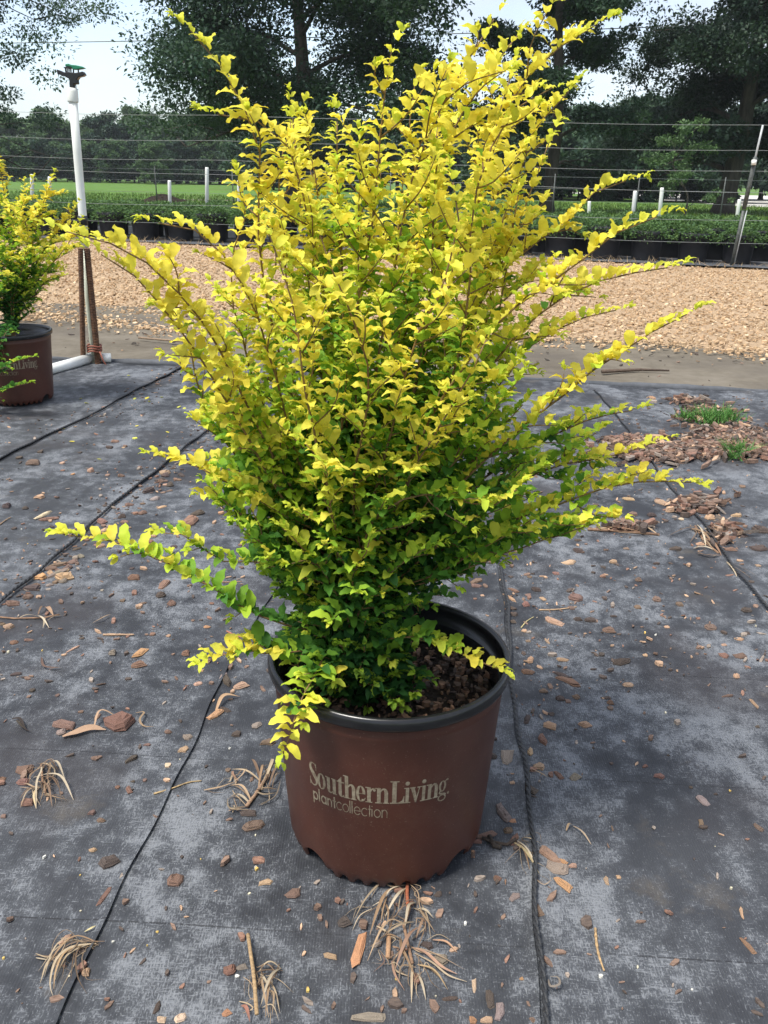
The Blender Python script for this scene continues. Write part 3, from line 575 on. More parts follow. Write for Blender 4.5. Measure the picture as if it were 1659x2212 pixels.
clump(c5, [LV([(1480, 690), (1420, 620), (1350, 590)], 22, .02), LV([(1470, 700), (1400, 660), (1350, 655)], 24, .012, PALE), LV([(1540, 590), (1500, 500), (1480, 435)], 28, .03), LV([(1560, 560), (1600, 500), (1605, 440)], 30, .03), LV([(1400, 560), (1370, 540), (1370, 500)], 26, .012, (.36, .22, .15)),
 LV([(1200, 615), (1300, 605), (1400, 560)], 18, .006), LV([(1450, 490), (1430, 550), (1370, 575)], 18, .02), LV([(1520, 710), (1620, 670), (1650, 560)], 14, .01, (.14, .11, .08)), LV([(1450, 715), (1350, 740), (1340, 660)], 14, .01, (.2, .16, .11)), LV([(1580, 600), (1620, 540), (1645, 480)], 26, .03), LV([(1345, 740), (1390, 738), (1440, 720)], 18, .004, (.32, .2, .12)), LV([(1500, 620), (1560, 640), (1630, 620)], 24, .02), LV([(1520, 600), (1540, 540), (1550, 470)], 24, .03)],
 [dict(p=[(1450, 722), (1500, 650), (1545, 580), (1590, 520)], r=.003, c=(.3, .19, .12))], 'dried branching weed sprig lying against the left side of the brown pot')
clump(c5, [LV([(580, 1510), (450, 1500), (350, 1580), (250, 1690)], 24, .02), LV([(570, 1515), (430, 1560), (340, 1640), (300, 1760), (315, 1820)], 22, .02), LV([(540, 1520), (400, 1590), (335, 1700), (320, 1780)], 24, .02, (.4, .27, .15)), LV([(440, 1540), (300, 1620), (240, 1740)], 24, .01), LV([(215, 1590), (265, 1608), (320, 1605)], 16, .004, PALE),
 LV([(500, 1500), (380, 1530), (310, 1610), (265, 1700)], 18, .025), LV([(560, 1510), (470, 1560), (390, 1620), (320, 1740)], 20, .015)], [], 'curved bundle of dried brown leaves beside the left seam, bottom left')
clump(c5, [LV([(1650, 1665), (1600, 1760), (1530, 1900)], 26, .03, PALE), LV([(1520, 1690), (1580, 1665), (1655, 1670)], 20, .02), LV([(1530, 1700), (1550, 1750), (1590, 1790)], 26, .015, PALE), LV([(1540, 1690), (1545, 1800), (1580, 1960)], 22, .02), LV([(1560, 1800), (1610, 1850), (1600, 1950)], 16, .02), LV([(1430, 1720), (1480, 1780), (1500, 1850)], 8, .01),
 LV([(1420, 1890), (1450, 1930), (1470, 1985)], 34, .015, (.36, .17, .12)), LV([(1540, 1900), (1600, 1920), (1640, 1980)], 12, .02), LV([(1590, 1700), (1580, 1820), (1560, 1960)], 24, .02), LV([(1500, 1790), (1530, 1770), (1530, 1740)], 20, .01)],
 [dict(p=[(1460, 1495), (1475, 1600), (1490, 1700), (1500, 1800), (1512, 1975)], r=.0026, z=.012, c=(.34, .23, .12))], 'tall spotted dry stalk with withered leaves at the bottom edge')
clump(c2, [LV([(230, 1200), (285, 1240), (330, 1285)], 24, .02, PALE), LV([(300, 1140), (335, 1180), (360, 1205)], 44, .02, (.34, .22, .14)), LV([(295, 1215), (300, 1260), (288, 1285)], 26, .015, PALE), LV([(240, 1195), (180, 1200), (120, 1215)], 16, .008), LV([(320, 1230), (370, 1210), (415, 1200)], 10, .006), LV([(255, 1190), (280, 1165), (300, 1140)], 20, .02)],
 [dict(p=[(-40, 1200), (100, 1212), (300, 1215), (400, 1200)], r=.002)], 'small dried weed with upright husk on the left of the cloth', k=.3268)
clump(c7, [LV([(240, 880), (290, 930), (340, 1000), (380, 1055)], 22, .012, (.5, .4, .22)), LV([(250, 865), (300, 920), (350, 1010), (365, 1060)], 16, .014, PALE), LV([(290, 850), (340, 880), (390, 885)], 12), LV([(330, 1060), (400, 1120), (450, 1090)], 10, .004), LV([(265, 880), (300, 960), (330, 1050)], 14, .012), LV([(270, 300), (280, 345), (305, 380)], 10, .01), LV([(330, 465), (370, 490), (430, 515)], 16, .006)],
 [dict(p=[(60, 860), (130, 880), (200, 895), (250, 870)], r=.0026, c=(.05, .035, .025)), dict(p=[(100, 850), (130, 900), (170, 910)], r=.004, c=(.04, .03, .022))], 'straw coloured dry leaves caught under the cord beside the pot base', k=.3873)
clump(c4, [LV([(660, 700), (760, 705), (880, 690)], 22, .01), LV([(700, 690), (820, 715), (960, 720)], 26, .02, (.3, .18, .11)), LV([(850, 700), (950, 700), (1050, 735)], 30, .02), LV([(880, 680), (960, 675), (1040, 690)], 26, .02, (.32, .2, .12)), LV([(820, 720), (900, 735), (1000, 735)], 22, .01), LV([(800, 690), (850, 660), (870, 640)], 12, .03)],
 [dict(p=[(650, 705), (800, 712), (1050, 730)], r=.004, c=(.22, .13, .08)), dict(p=[(860, 660), (865, 690), (850, 705)], r=.002, z=.03, c=(.05, .035, .03))], 'flat bundle of brown twigs and leaves lying right of the shrub', k=.3873)
clump(c4, [LV([(1260, 670), (1290, 730), (1310, 790)], 22, .02, PALE), LV([(1230, 690), (1280, 720), (1360, 790)], 24, .02), LV([(1300, 740), (1350, 790), (1400, 850)], 26, .02, (.3, .18, .11)), LV([(1240, 800), (1300, 800), (1360, 810)], 20, .01, PALE), LV([(1260, 830), (1330, 850), (1400, 840)], 20, .01), LV([(1300, 690), (1350, 710), (1370, 760)], 24, .02), LV([(1410, 870), (1440, 900), (1490, 975)], 20, .01, PALE)],
 [dict(p=[(1250, 680), (1300, 760), (1380, 830)], r=.003)], 'dry leaf bunch caught on the right hand cord', k=.3873)
clump(c7, [LV([(530, 810), (545, 790), (570, 785)], 22, .012, (.36, .25, .15)), LV([(570, 785), (610, 830), (670, 890)], 24, .012, (.44, .33, .22))], [], 'hooked narrow dry leaf lying right of the cord', cat='dry leaf', k=.3873)
clump(c5, [LV([(1270, 150), (1320, 90), (1410, 66)], 34, .02, (.46, .3, .18))], [], 'curled tan leaf sliver rising from the seam left of the pot rim', cat='dry leaf')
clump(c5, [LV([(372, 305), (450, 285), (540, 262), (625, 262)], 80, .005, (.40, .26, .17)), LV([(555, 250), (600, 190), (690, 185)], 26, .03, (.42, .28, .18))], [], 'broad papery brown leaf in front of the reddish bark slab', cat='dry leaf')
clump(c5, [LV([(800, 160), (850, 165), (825, 220), (850, 250), (905, 240)], 22, .012, (.36, .25, .15))], [], 'twisted thin dry leaf right of the reddish bark slab', cat='dry leaf')
clump(c7, [LV([(430, 1640), (440, 1700), (490, 1690), (480, 1640), (440, 1625)], 22, .014, (.26, .22, .18))], [], 'tightly curled grey leaf ring right of the cord near the bottom', cat='dry leaf', k=.3873)
clump(c5, [LV([(500, 1445), (540, 1435), (568, 1410)], 20, .006, (.45, .38, .2))], [], 'small straw coloured leaf curl touching the left seam', cat='dry leaf')
clump(c5, [LV([(75, 200), (120, 205), (150, 260), (190, 275)], 30, .008, (.045, .035, .03)), LV([(100, 205), (130, 250), (170, 270)], 20, .01, (.05, .04, .03))], [], 'shrivelled black weed scrap at the left edge', cat='dry leaf')
clump(c2, [LV([(620, 1250), (680, 1230), (735, 1190)], 18, .01, (.36, .26, .17))], [], 'thin curved dry leaf on the cloth at mid left', cat='dry leaf', k=.3268)
clump(c2, [LV([(280, 1480), (300, 1550), (400, 1545)], 26, .008, (.14, .09, .07)), LV([(330, 1560), (380, 1555), (410, 1545)], 20, .006, (.16, .1, .07))], [], 'withered dark brown leaf tangle at left, below the pale stick', cat='dry leaf', k=.3268)
def stick(fn, pts, r, col, label):
    P = [g(*fn(*q))[:2] for q in pts]; mb = MB(); Q, _ = smooth_poly([(p[0], p[1], 0) for p in P], 16)
    mb.tube([(p[0], p[1], float(zc(p[0], p[1]))+r+.001) for p in Q], [r*random.uniform(.75, 1.15)*(1-.35*i/15) for i in range(16)], 7)
    o = mb.build('twig', M_CHIP); o.color = (*col, 1); tag(o, label, 'twig')
stick(c7, [(692, 1355), (700, 1440), (715, 1510), (742, 1585)], .0022, (.42, .28, .14), 'thin straight tan twig lying alone at lower right')
stick(c5, [(905, 632), (1000, 605), (1110, 565), (1185, 555)], .0016, (.42, .30, .15), 'thin straw stalk crossing the left seam')
stick(c2, [(685, 1330), (790, 1326), (890, 1322)], .0028, (.48, .32, .2), 'pale straight stick on the cloth at mid left')
stick(c4, [(380, 1148), (480, 1145), (590, 1130)], .002, (.4, .27, .16), 'thin brown stalk on the cloth right of the shrub')
stick(c4, [(280, 1250), (310, 1215), (350, 1188)], .0014, (.5, .42, .2), 'short yellowish straw beside the cord right of the rim')
stick(c2, [(0, 585), (40, 555), (75, 535)], .0022, (.3, .2, .12), 'short brown twig near the left edge of the cloth')
stick(c2, [(1400, 965), (1520, 965), (1600, 960)], .0016, (.36, .2, .13), 'thin reddish twig behind the low left branch')
stick(c2, [(1500, 1290), (1560, 1320), (1640, 1340)], .0022, (.34, .14, .09), 'reddish twig beside the left rim of the brown pot')
lane_y = g(860, 690)[1]
for (a, b_, lab) in (((318, 810-30), (345, 812-30), None),): pass
mb = MB(); P = [g(*q, -.004) for q in ((300, 735), (380, 742), (405, 745))]; 
mb.tube([(p[0], p[1], .012) for p in P], [.008, .006, .004], 6); o = mb.build('twig', M_CHIP); o.color = (.25, .18, .12, 1); tag(o, 'long twig lying on the bare soil lane behind the riser pipe', 'twig')
mb = MB(); P = [g(*q, -.004) for q in ((1300, 808), (1380, 804), (1445, 806))]
mb.tube([(p[0], p[1], .010) for p in P], [.012, .009, .005], 6); o = mb.build('twig', M_CHIP); o.color = (.1, .07, .05, 1); tag(o, 'dark twig lying on the bare soil lane at right', 'twig')

# ------------------------------------------------------------------ pot lettering (raster union, printed skin on the pot wall)
def glyph_mask(parts, X, Y):
    Mk = np.zeros(X.shape, bool)
    for p in parts:
        k = p[0]
        if k == 'r': m_ = (X >= p[1]) & (X <= p[3]) & (Y >= p[2]) & (Y <= p[4])
        elif k == 'o':
            _, cx, cy, rx, ry, tx, ty = p[:7]; e1 = ((X-cx)/rx)**2+((Y-cy)/ry)**2 <= 1; e2 = ((X-cx)/max(rx-tx, 1e-3))**2+((Y-cy)/max(ry-ty, 1e-3))**2 <= 1; m_ = e1 & ~e2
            if len(p) > 7: m_ &= p[7](X, Y)
        elif k == 'd': m_ = (X-p[1])**2+(Y-p[2])**2 <= p[3]**2
        elif k == 'p':
            m_ = np.zeros(X.shape, bool); pts = p[1]; j = len(pts)-1
            for i in range(len(pts)):
                xi, yi = pts[i]; xj, yj = pts[j]
                if yi != yj: m_ ^= ((yi > Y) != (yj > Y)) & (X < (xj-xi)*(Y-yi)/(yj-yi)+xi)
                j = i
        elif k == 's':
            P = np.array(p[1], float); Q, _ = smooth_poly(P, 60); m_ = np.zeros(X.shape, bool)
            for q in Q: m_ |= (X-q[0])**2+(Y-q[1])**2 <= (q[2]/2)**2
        Mk |= m_
    return Mk
XH = .68
GL = {'S': (.43, [('s', [(.37, .84, .04), (.33, .95, .05), (.22, .99, .05), (.1, .93, .09), (.06, .8, .13), (.1, .67, .17), (.22, .53, .2), (.34, .36, .18), (.385, .2, .12), (.33, .06, .07), (.2, .005, .05), (.08, .07, .05), (.03, .2, .03)]), ('p', [(.40, 1.0), (.37, .7), (.40, .7)]), ('r', .365, .7, .40, 1.0), ('r', .005, 0, .035, .32)]),
 'o': (.46, [('o', .22, .34, .22, .355, .135, .05)]),
 'u': (.53, [('r', .05, .14, .2, XH), ('r', -.02, .64, .12, XH), ('s', [(.125, .2, .15), (.15, .07, .11), (.24, .025, .06), (.36, .12, .04)]), ('r', .33, 0, .48, XH), ('r', .27, .64, .4, XH), ('r', .4, 0, .54, .04)]),
 't': (.33, [('r', .08, .1, .23, XH), ('p', [(.0, .62), (.23, .9), (.23, .62)]), ('r', -.0, .62, .34, .67), ('s', [(.155, .12, .15), (.18, .04, .09), (.26, .02, .05), (.33, .09, .035)])]),
 'h': (.54, [('r', .05, 0, .2, 1.0), ('r', -.02, .96, .12, 1.0), ('r', -.02, 0, .26, .04), ('s', [(.2, .52, .04), (.27, .62, .07), (.36, .63, .1), (.42, .54, .14), (.43, .45, .15)]), ('r', .355, 0, .505, .5), ('r', .3, 0, .56, .04)]),
 'n': (.54, [('r', .05, 0, .2, XH), ('r', -.02, .64, .12, XH), ('r', -.02, 0, .26, .04), ('s', [(.2, .52, .04), (.27, .62, .07), (.36, .63, .1), (.42, .54, .14), (.43, .45, .15)]), ('r', .355, 0, .505, .5), ('r', .3, 0, .56, .04)]),
 'e': (.42, [('o', .2, .34, .2, .355, .13, .05, lambda X, Y: (Y > .34) | (X < .2) | (Y < .12)), ('r', .1, .33, .39, .37), ('s', [(.39, .17, .03), (.33, .06, .04), (.22, .01, .05)])]),
 'r': (.41, [('r', .05, 0, .2, XH), ('r', -.02, .64, .12, XH), ('r', -.02, 0, .27, .04), ('s', [(.2, .5, .04), (.25, .6, .06), (.32, .62, .09), (.35, .57, .12)])]),
 'L': (.58, [('r', .09, 0, .27, 1), ('r', 0, .955, .37, 1.0), ('r', 0, 0, .58, .045), ('p', [(.6, 0), (.6, .32), (.57, .32), (.5, .12), (.36, .045)])]),
 'i': (.27, [('r', .06, 0, .21, XH), ('r', -.01, .64, .1, XH), ('r', -.01, 0, .28, .04), ('d', .13, .87, .09)]),
 'v': (.43, [('p', [(0, XH), (.16, XH), (.28, .2), (.25, 0), (.2, 0)]), ('p', [(.36, XH), (.4, XH), (.26, 0), (.22, 0)]), ('r', -.04, .64, .21, XH), ('r', .28, .64, .45, XH)]),
 'g': (.42, [('o', .19, .44, .175, .245, .1, .045), ('o', .2, -.09, .2, .15, .06, .045), ('s', [(.1, .24, .05), (.06, .15, .06), (.18, .09, .1), (.34, .04, .1)]), ('s', [(.29, .6, .04), (.36, .68, .05), (.42, .68, .09)])]),
 '.': (.1, [('d', .05, .05, .055)]), ' ': (.05, [])}
def sans(w):
    op = lambda X, Y: ~((X > .5+.28) & (np.abs(Y-.5) < .3)); up = lambda X, Y: Y > .55
    st = lambda x, y0, y1: ('r', x, y0, x+w, y1)
    return {'p': (1.14, [('o', .5, .5, .5, .52, w, w), st(0, -.5, 1)]), 'l': (w+.22, [st(0, 0, 1.55)]), 'a': (1.16, [('o', .5, .5, .5, .52, w, w), st(1-w, 0, 1)]),
            'n': (.96, [st(0, 0, 1), ('o', .4, .58, .4, .44, w, w, up), st(.8-w, 0, .6)]), 't': (.52, [st(.17, 0, 1.4), ('r', 0, 1-w, .34+w, 1)]), 'c': (1.0, [('o', .5, .5, .5, .52, w, w, op)]),
            'o': (1.14, [('o', .5, .5, .5, .52, w, w)]), 'e': (1.12, [('o', .5, .5, .5, .52, w, w, lambda X, Y: ~((X > .5) & (Y < .5-w/2) & (Y > .22))), ('r', .05, .5-w/2, .98, .5+w/2)]), 'i': (w+.22, [st(0, 0, 1), ('d', w/2, 1.32, w*.75)])}
SB, SL = sans(.19), sans(.10)
def text_faces():
    """returns list of (arc_x0, arc_x1, z0, z1) runs, metres; x=0 at start of the words, z=0 at the big baseline"""
    runs = []; cell = .00042
    def do(glyphs, x, z, sx, sy, pad=.6):
        for (w, parts) in glyphs:
            xs = np.arange(-.15*sx, (w+.2)*sx, cell); ys = np.arange(-.55*sy, 1.65*sy, cell); X, Y = np.meshgrid((xs+cell/2)/sx, (ys+cell/2)/sy)
            Mk = glyph_mask(parts, X, Y)
            for j in range(len(ys)):
                i = 0; row = Mk[j]
                while i < len(xs):
                    if row[i]:
                        k = i
                        while k < len(xs) and row[k] and k-i < 12: k += 1
                        runs.append((x+xs[i], x+xs[i]+(k-i)*cell, z+ys[j], z+ys[j]+cell)); i = k
                    else: i += 1
            x += w*sx
        return x
    cap = .0385
    end = do([GL[c] for c in 'Southern']+[GL[' ']]+[GL[c] for c in 'Living']+[(.03, []), GL['.']], 0, 0, .0331, cap)
    x = do([SB[c] for c in 'plant'], .004, -.0252, .0097, .0142); x = do([SL[c] for c in 'collection'], x+.0006, -.0252, .0097, .0142)
    return runs, end
# ------------------------------------------------------------------ pot
PH, RR, RB = .300, .175, .1475
def wall_r(z):       # outer wall radius
    k = min(1, max(0, z/PH)); return RB+(.1680-RB)*k**.85
def pot_meshes():
    n = 360; th = [2*math.pi*i/n for i in range(n)]
    def low(t_):      # bottom edge: rounded notches and four wide drain arches
        d = (math.degrees(t_)+3) % 90
        if 40 < d < 58: return .030*math.sin(math.pi*(d-40)/18)**.3
        e = (math.degrees(t_)+1.5) % 9.0
        return .010*max(0, math.cos((e-4.5)/2.1*math.pi/2))**.5 if abs(e-4.5) < 2.1 else 0
    zs = [0, .006, .014, .024, .045, .09, .15, .21, .262, .266, .270, .276, .289]
    V = []
    for j, z in enumerate(zs):
        for t_ in th:
            lo = low(t_); zz = lo+(z-lo)*1.0 if z > lo else lo+j*.0003
            r = wall_r(zz); 
            if z < .012: r -= .004*(1-z/.012)
            e = (math.degrees(t_)+1.5) % 9.0
            if zz < .016 and abs(e-4.5) < 2.3: r -= .0035*(1-zz/.016)
            if .261 < z < .274: r += .0022 if z == .266 else .0008
            V.append((r*math.cos(t_), r*math.sin(t_), zz))
    F_ = [(j*n+k, j*n+(k+1) % n, (j+1)*n+(k+1) % n, (j+1)*n+k) for j in range(len(zs)-1) for k in range(n)]
    a = MB(); a.add(V, F_)
    rim = MB(); rim.lathe([(r_*.98, z_+.015*(1 if z_ > .2 else .5)) for r_, z_ in [(.1712, .268), (.1745, .2665), (.1778, .2685), (.1795, .273), (.1795, .280), (.1778, .2850), (.1745, .2872), (.1712, .2862), (.1692, .283), (.1682, .277), (.1668, .262), (.1630, .259), (.161, .2560), (.156, .18), (.149, .06), (.146, .02)]]+[(0, .019)], 96)
    return a.mesh('pot_wall', M_POT), rim.mesh('rim', M_BLACK)
POT_WALL, POT_RIM = pot_meshes()
def lettering_mesh():
    runs, end = text_faces(); V = []; F_ = []; zb = .160
    a_start = math.radians(-41.5)-math.pi/2
    for x0, x1, z0, z1 in runs:
        b_ = len(V)
        for (x, z) in ((x0, z0), (x1, z0), (x1, z1), (x0, z1)):
            Z = zb+z; r = wall_r(Z)+.00035; a_ = a_start+x/.1645; V.append((r*math.cos(a_), r*math.sin(a_), Z))
        F_.append((b_, b_+1, b_+2, b_+3))
    return npmesh('printed_words', np.array(V), [np.array(F_)], M_PRINT)
LETTERS = lettering_mesh()

# ------------------------------------------------------------------ privet leaf templates
def leaf_template(rows, cols, seed, wid=.30, curl=.5, wav=.05):
    r = random.Random(seed); ph = r.uniform(0, 6); ph2 = r.uniform(0, 6); V = []
    us = np.linspace(-1, 1, cols)
    for i in range(rows):
        s = i/(rows-1); w = wid*(math.sin(math.pi*min(1, .03+s**.98*.96))**.62) if 0 < s < 1 else .012
        x = s-.10*s*s*curl; z = .40*s-(.32+.28*curl)*s**2.1
        for u in us:
            V.append((x, u*w, z+.10*abs(u)*w/wid*math.sin(math.pi*s)*1.0+wav*abs(u)*math.sin(s*17+ph+(2.2 if u > 0 else 0)+ph2)))
    F_ = [(i*cols+k, (i+1)*cols+k, (i+1)*cols+k+1, i*cols+k+1) for i in range(rows-1) for k in range(cols-1)]
    return np.array(V), np.array(F_)
def leaf_cloud(Tm, P, A, Nn, S):
    """Tm templates list; arrays P pos, A axis, Nn normal, S size -> V, F"""
    B = np.cross(Nn, A); VV = []; FF = []; off = 0; idx = RNG.integers(0, len(Tm), len(P)); order = []
    for k, (tv, tf) in enumerate(Tm):
        q = np.where(idx == k)[0]
        if not len(q): continue
        v = (tv[None, :, 0, None]*A[q][:, None]+tv[None, :, 1, None]*B[q][:, None]+tv[None, :, 2, None]*Nn[q][:, None])*S[q][:, None, None]+P[q][:, None]
        VV.append(v.reshape(-1, 3)); FF.append((tf[None]+(np.arange(len(q))*len(tv))[:, None, None]+off).reshape(-1, tf.shape[1])); off += len(q)*len(tv); order.append(np.repeat(q, len(tv)))
    return np.concatenate(VV), np.concatenate(FF), np.concatenate(order)
LEAF_HI = [leaf_template(10, 3, s, wid=.205+.02*(s % 3), curl=c, wav=.045+.02*(s % 2)) for s, c in ((1, .25), (2, .5), (3, .7), (4, .9), (5, .45), (6, 1.1))]
LEAF_LO = [leaf_template(5, 3, s, wid=.29, curl=c, wav=.04) for s, c in ((1, .3), (2, .6), (3, .9))]
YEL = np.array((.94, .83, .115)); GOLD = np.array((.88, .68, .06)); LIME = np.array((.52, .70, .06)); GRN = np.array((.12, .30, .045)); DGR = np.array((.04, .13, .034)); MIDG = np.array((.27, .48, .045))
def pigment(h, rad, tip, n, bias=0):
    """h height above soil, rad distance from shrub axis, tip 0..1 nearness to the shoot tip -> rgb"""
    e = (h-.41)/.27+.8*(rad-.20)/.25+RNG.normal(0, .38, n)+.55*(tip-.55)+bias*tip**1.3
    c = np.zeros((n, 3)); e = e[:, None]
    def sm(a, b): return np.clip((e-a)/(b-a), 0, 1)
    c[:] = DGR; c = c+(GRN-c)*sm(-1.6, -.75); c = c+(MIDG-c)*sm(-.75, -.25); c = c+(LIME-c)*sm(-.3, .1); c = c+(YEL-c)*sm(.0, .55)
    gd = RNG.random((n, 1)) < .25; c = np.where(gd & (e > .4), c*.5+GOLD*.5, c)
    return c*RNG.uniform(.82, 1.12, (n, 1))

class Shrub:
    def __init__(s, center, soil_z, rng): s.P = []; s.A = []; s.Nn = []; s.S = []; s.C = []; s.c = np.array(center); s.soil = soil_z; s.branches = []; s.rng = rng; s.bias = 0
    def leaves_on(s, Q, length, size, start=.15, node=.0118, tipn=True):
        """Q resampled polyline (m,3)."""
        r = s.rng; m = len(Q); L_ = length; nn = max(2, int(L_*(1-start)/node)); seg = np.concatenate([[0], np.cumsum(np.linalg.norm(np.diff(Q, axis=0), axis=1))])
        for k in range(nn+1):
            d = (start+(1-start)*min(1, max(0, (k+r.uniform(-.3, .3))/nn)))*L_
            if d > seg[-1]: d = seg[-1]
            p = np.array([np.interp(d, seg, Q[:, a]) for a in range(3)]); p2 = np.array([np.interp(min(seg[-1], d+.004), seg, Q[:, a]) for a in range(3)])
            p1 = np.array([np.interp(max(0, d-.004), seg, Q[:, a]) for a in range(3)]); t_ = p2-p1; t_ /= max(1e-9, np.linalg.norm(t_))
            side = np.cross(t_, (0, 0, 1)); ns = np.linalg.norm(side)
            if ns < .25: side = np.array([math.cos(k*1.4), math.sin(k*1.4), 0.]); side -= t_*side.dot(t_); ns = np.linalg.norm(side)
            side /= ns; up = np.cross(side, t_); tipf = k/nn; horiz = math.sqrt(max(0, 1-t_[2]**2))
            rot = (k % 2)*math.pi/2*(1-.55*horiz)+r.normal(0, .25)
            szf = (1-.42*max(0, tipf-.84)/.16) if tipn else 1
            for q in (0, 1):
                if r.random() < .08: continue
                a0 = rot+q*math.pi; dirv = side*math.cos(a0)+up*math.sin(a0)
                if horiz > .5 and dirv[2] < 0: dirv[2] = -dirv[2]*.7
                fw = r.uniform(.3, .7)+(.9*max(0, tipf-.85)/.15)
                ax = dirv*1.0+t_*fw*(1-.55*abs(t_[2]))+np.array([0, 0, .22*horiz])+r.normal(0, .14, 3); ax /= np.linalg.norm(ax)
                nv = np.array([0, 0, 1.])*1.0+up*.2+r.normal(0, .22, 3); nv -= ax*nv.dot(ax); l_ = np.linalg.norm(nv)
                if l_ < .05: nv = np.cross(ax, side); l_ = np.linalg.norm(nv)+1e-6
                nv /= l_
                s.P.append(p); s.A.append(ax); s.Nn.append(nv); s.S.append(size*szf*r.uniform(.62, 1.28)); s.C.append((p[2]-s.soil, math.hypot(p[0]-s.c[0], p[1]-s.c[1]), tipf, s.bias))
        if tipn:   # terminal tuft
            for q in range(3):
                ax = t_+r.normal(0, .35, 3); ax /= np.linalg.norm(ax); nv = np.array([0, 0, 1.])+r.normal(0, .3, 3); nv -= ax*nv.dot(ax); nv /= max(.05, np.linalg.norm(nv))
                s.P.append(Q[-1]); s.A.append(ax); s.Nn.append(nv); s.S.append(size*.45*r.uniform(.7, 1.2)); s.C.append((p[2]-s.soil, math.hypot(p[0]-s.c[0], p[1]-s.c[1]), 1.15, s.bias))
    def stem(s, pts, r0, lat_n, lat_len, size=.024, bare=.1, inside=None, lat_from=.22, lat_to=.93, r1=.0007, sub=False, stem_leaves=True, node=.0118):
        r = s.rng; Q, L_ = smooth_poly(pts, 40); n = len(Q)
        Q = Q+np.cumsum(r.normal(0, .0008, Q.shape), 0)*np.linspace(0, 1, n)[:, None]+r.normal(0, .0007, Q.shape)
        mb = MB(); rad = [r0+(r1-r0)*(i/(n-1))**.8 for i in range(n)]; mb.tube(Q[::2], rad[::2], 6)
        if stem_leaves: s.leaves_on(Q, L_, size, bare, node*(1.05 if inside is not None and lat_n > 11 else .78))
        for k in range(lat_n):
            f = lat_from+(lat_to-lat_from)*(k+r.uniform(0, .8))/max(1, lat_n); i = int(f*(n-1)); p = Q[i]; t_ = Q[min(n-1, i+1)]-Q[i-1]; t_ /= np.linalg.norm(t_)
            az = k*2.4+r.normal(0, .5); side = np.cross(t_, (0, 0, 1)); 
            if np.linalg.norm(side) < .3: side = np.array([1., 0, 0]); side -= t_*side.dot(t_)
            side /= np.linalg.norm(side); up = np.cross(side, t_); dv = side*math.cos(az)+up*math.sin(az)
            out = np.array([p[0]-s.c[0], p[1]-s.c[1], 0]); lo = np.linalg.norm(out); out = out/lo if lo > .02 else out*0
            env = max(.42, math.sin(math.pi*min(1, .18+.80*f))**.6)
            ll = lat_len*env*r.uniform(.55, 1.15)
            for tr_ in range(4):
                d = dv*1.0+t_*r.uniform(.75, 1.15)+out*.25+np.array([0, 0, .10]); d /= np.linalg.norm(d)
                e1 = p+d*ll*.5+r.normal(0, .004, 3); e2 = p+d*ll+np.array([0, 0, -.06*ll+.0])+out*.05*ll+t_*.12*ll
                if inside is None or inside(e2): break
                ll *= .6; dv = -dv if tr_ == 1 else dv
            if ll < .02: continue
            q, l2 = smooth_poly([p, e1, e2], 12); mb.tube(q[::2], [.0011-.0006*j/5 for j in range(6)], 5)
            s.leaves_on(q, l2, size*.95, .10, node*.9)
            if sub and ll > .07:
                for z in (.35, .6):
                    b0 = q[int(z*11)]; d2 = d+np.cross(d, (0, 0, 1))*r.choice([-1, 1])*.9; d2 /= np.linalg.norm(d2); e = b0+d2*ll*.42
                    if inside is None or inside(e): q3, l3 = smooth_poly([b0, (b0+e)/2+np.array([0, 0, .003]), e], 8); mb.tube(q3[::2], .0006, 5); s.leaves_on(q3, l3, size*.85, .1, node*.9)
        s.branches.append(mb)
    def finish(s, root, n_ind, foliage_label, lo=False):
        P = np.array(s.P); A = np.array(s.A); Nn = np.array(s.Nn); S = np.array(s.S); C = np.array(s.C); n = len(P)
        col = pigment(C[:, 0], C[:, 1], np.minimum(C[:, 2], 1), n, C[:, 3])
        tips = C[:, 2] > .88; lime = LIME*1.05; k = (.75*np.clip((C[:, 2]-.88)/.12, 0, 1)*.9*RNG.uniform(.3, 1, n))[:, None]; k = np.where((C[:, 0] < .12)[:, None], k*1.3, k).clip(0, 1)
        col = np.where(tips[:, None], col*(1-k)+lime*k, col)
        loc = np.array(root.location)
        # the leaves that show largest become parts of their own
        d = (P-np.array([0, 0, EYE]))@CF; show = S/d
        facing = np.abs((Nn*((np.array([0, 0, EYE])-P)/np.linalg.norm(P-np.array([0, 0, EYE]), axis=1)[:, None])).sum(1)); score = show*(.4+facing)-.35*show*((P[:, 1]-s.c[1])/.3).clip(-.5, 1)
        order = np.argsort(-score); ind = order[:n_ind]; rest = order[n_ind:]
        T_ = LEAF_LO if lo else LEAF_HI
        V, F_, own = leaf_cloud(T_, P[rest], A[rest], Nn[rest], S[rest])
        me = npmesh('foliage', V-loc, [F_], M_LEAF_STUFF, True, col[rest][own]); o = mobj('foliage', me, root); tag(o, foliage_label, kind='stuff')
        tm = [npmesh('leaf', tv, [tf], M_LEAF_OBJ, True) for tv, tf in T_]
        for i in ind:
            o = bpy.data.objects.new('leaf', tm[int(RNG.integers(0, len(tm)))]); link(o, root); B = np.cross(Nn[i], A[i]); Ms = np.eye(4)
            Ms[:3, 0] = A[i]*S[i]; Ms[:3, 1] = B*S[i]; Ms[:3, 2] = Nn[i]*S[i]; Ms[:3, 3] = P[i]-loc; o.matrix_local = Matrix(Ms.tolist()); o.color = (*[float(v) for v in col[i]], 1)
        for mb in s.branches:
            mb.v = [(v[0]-loc[0], v[1]-loc[1], v[2]-loc[2]) for v in mb.v]; mb.build('branch', M_TWIG, root)
        return n

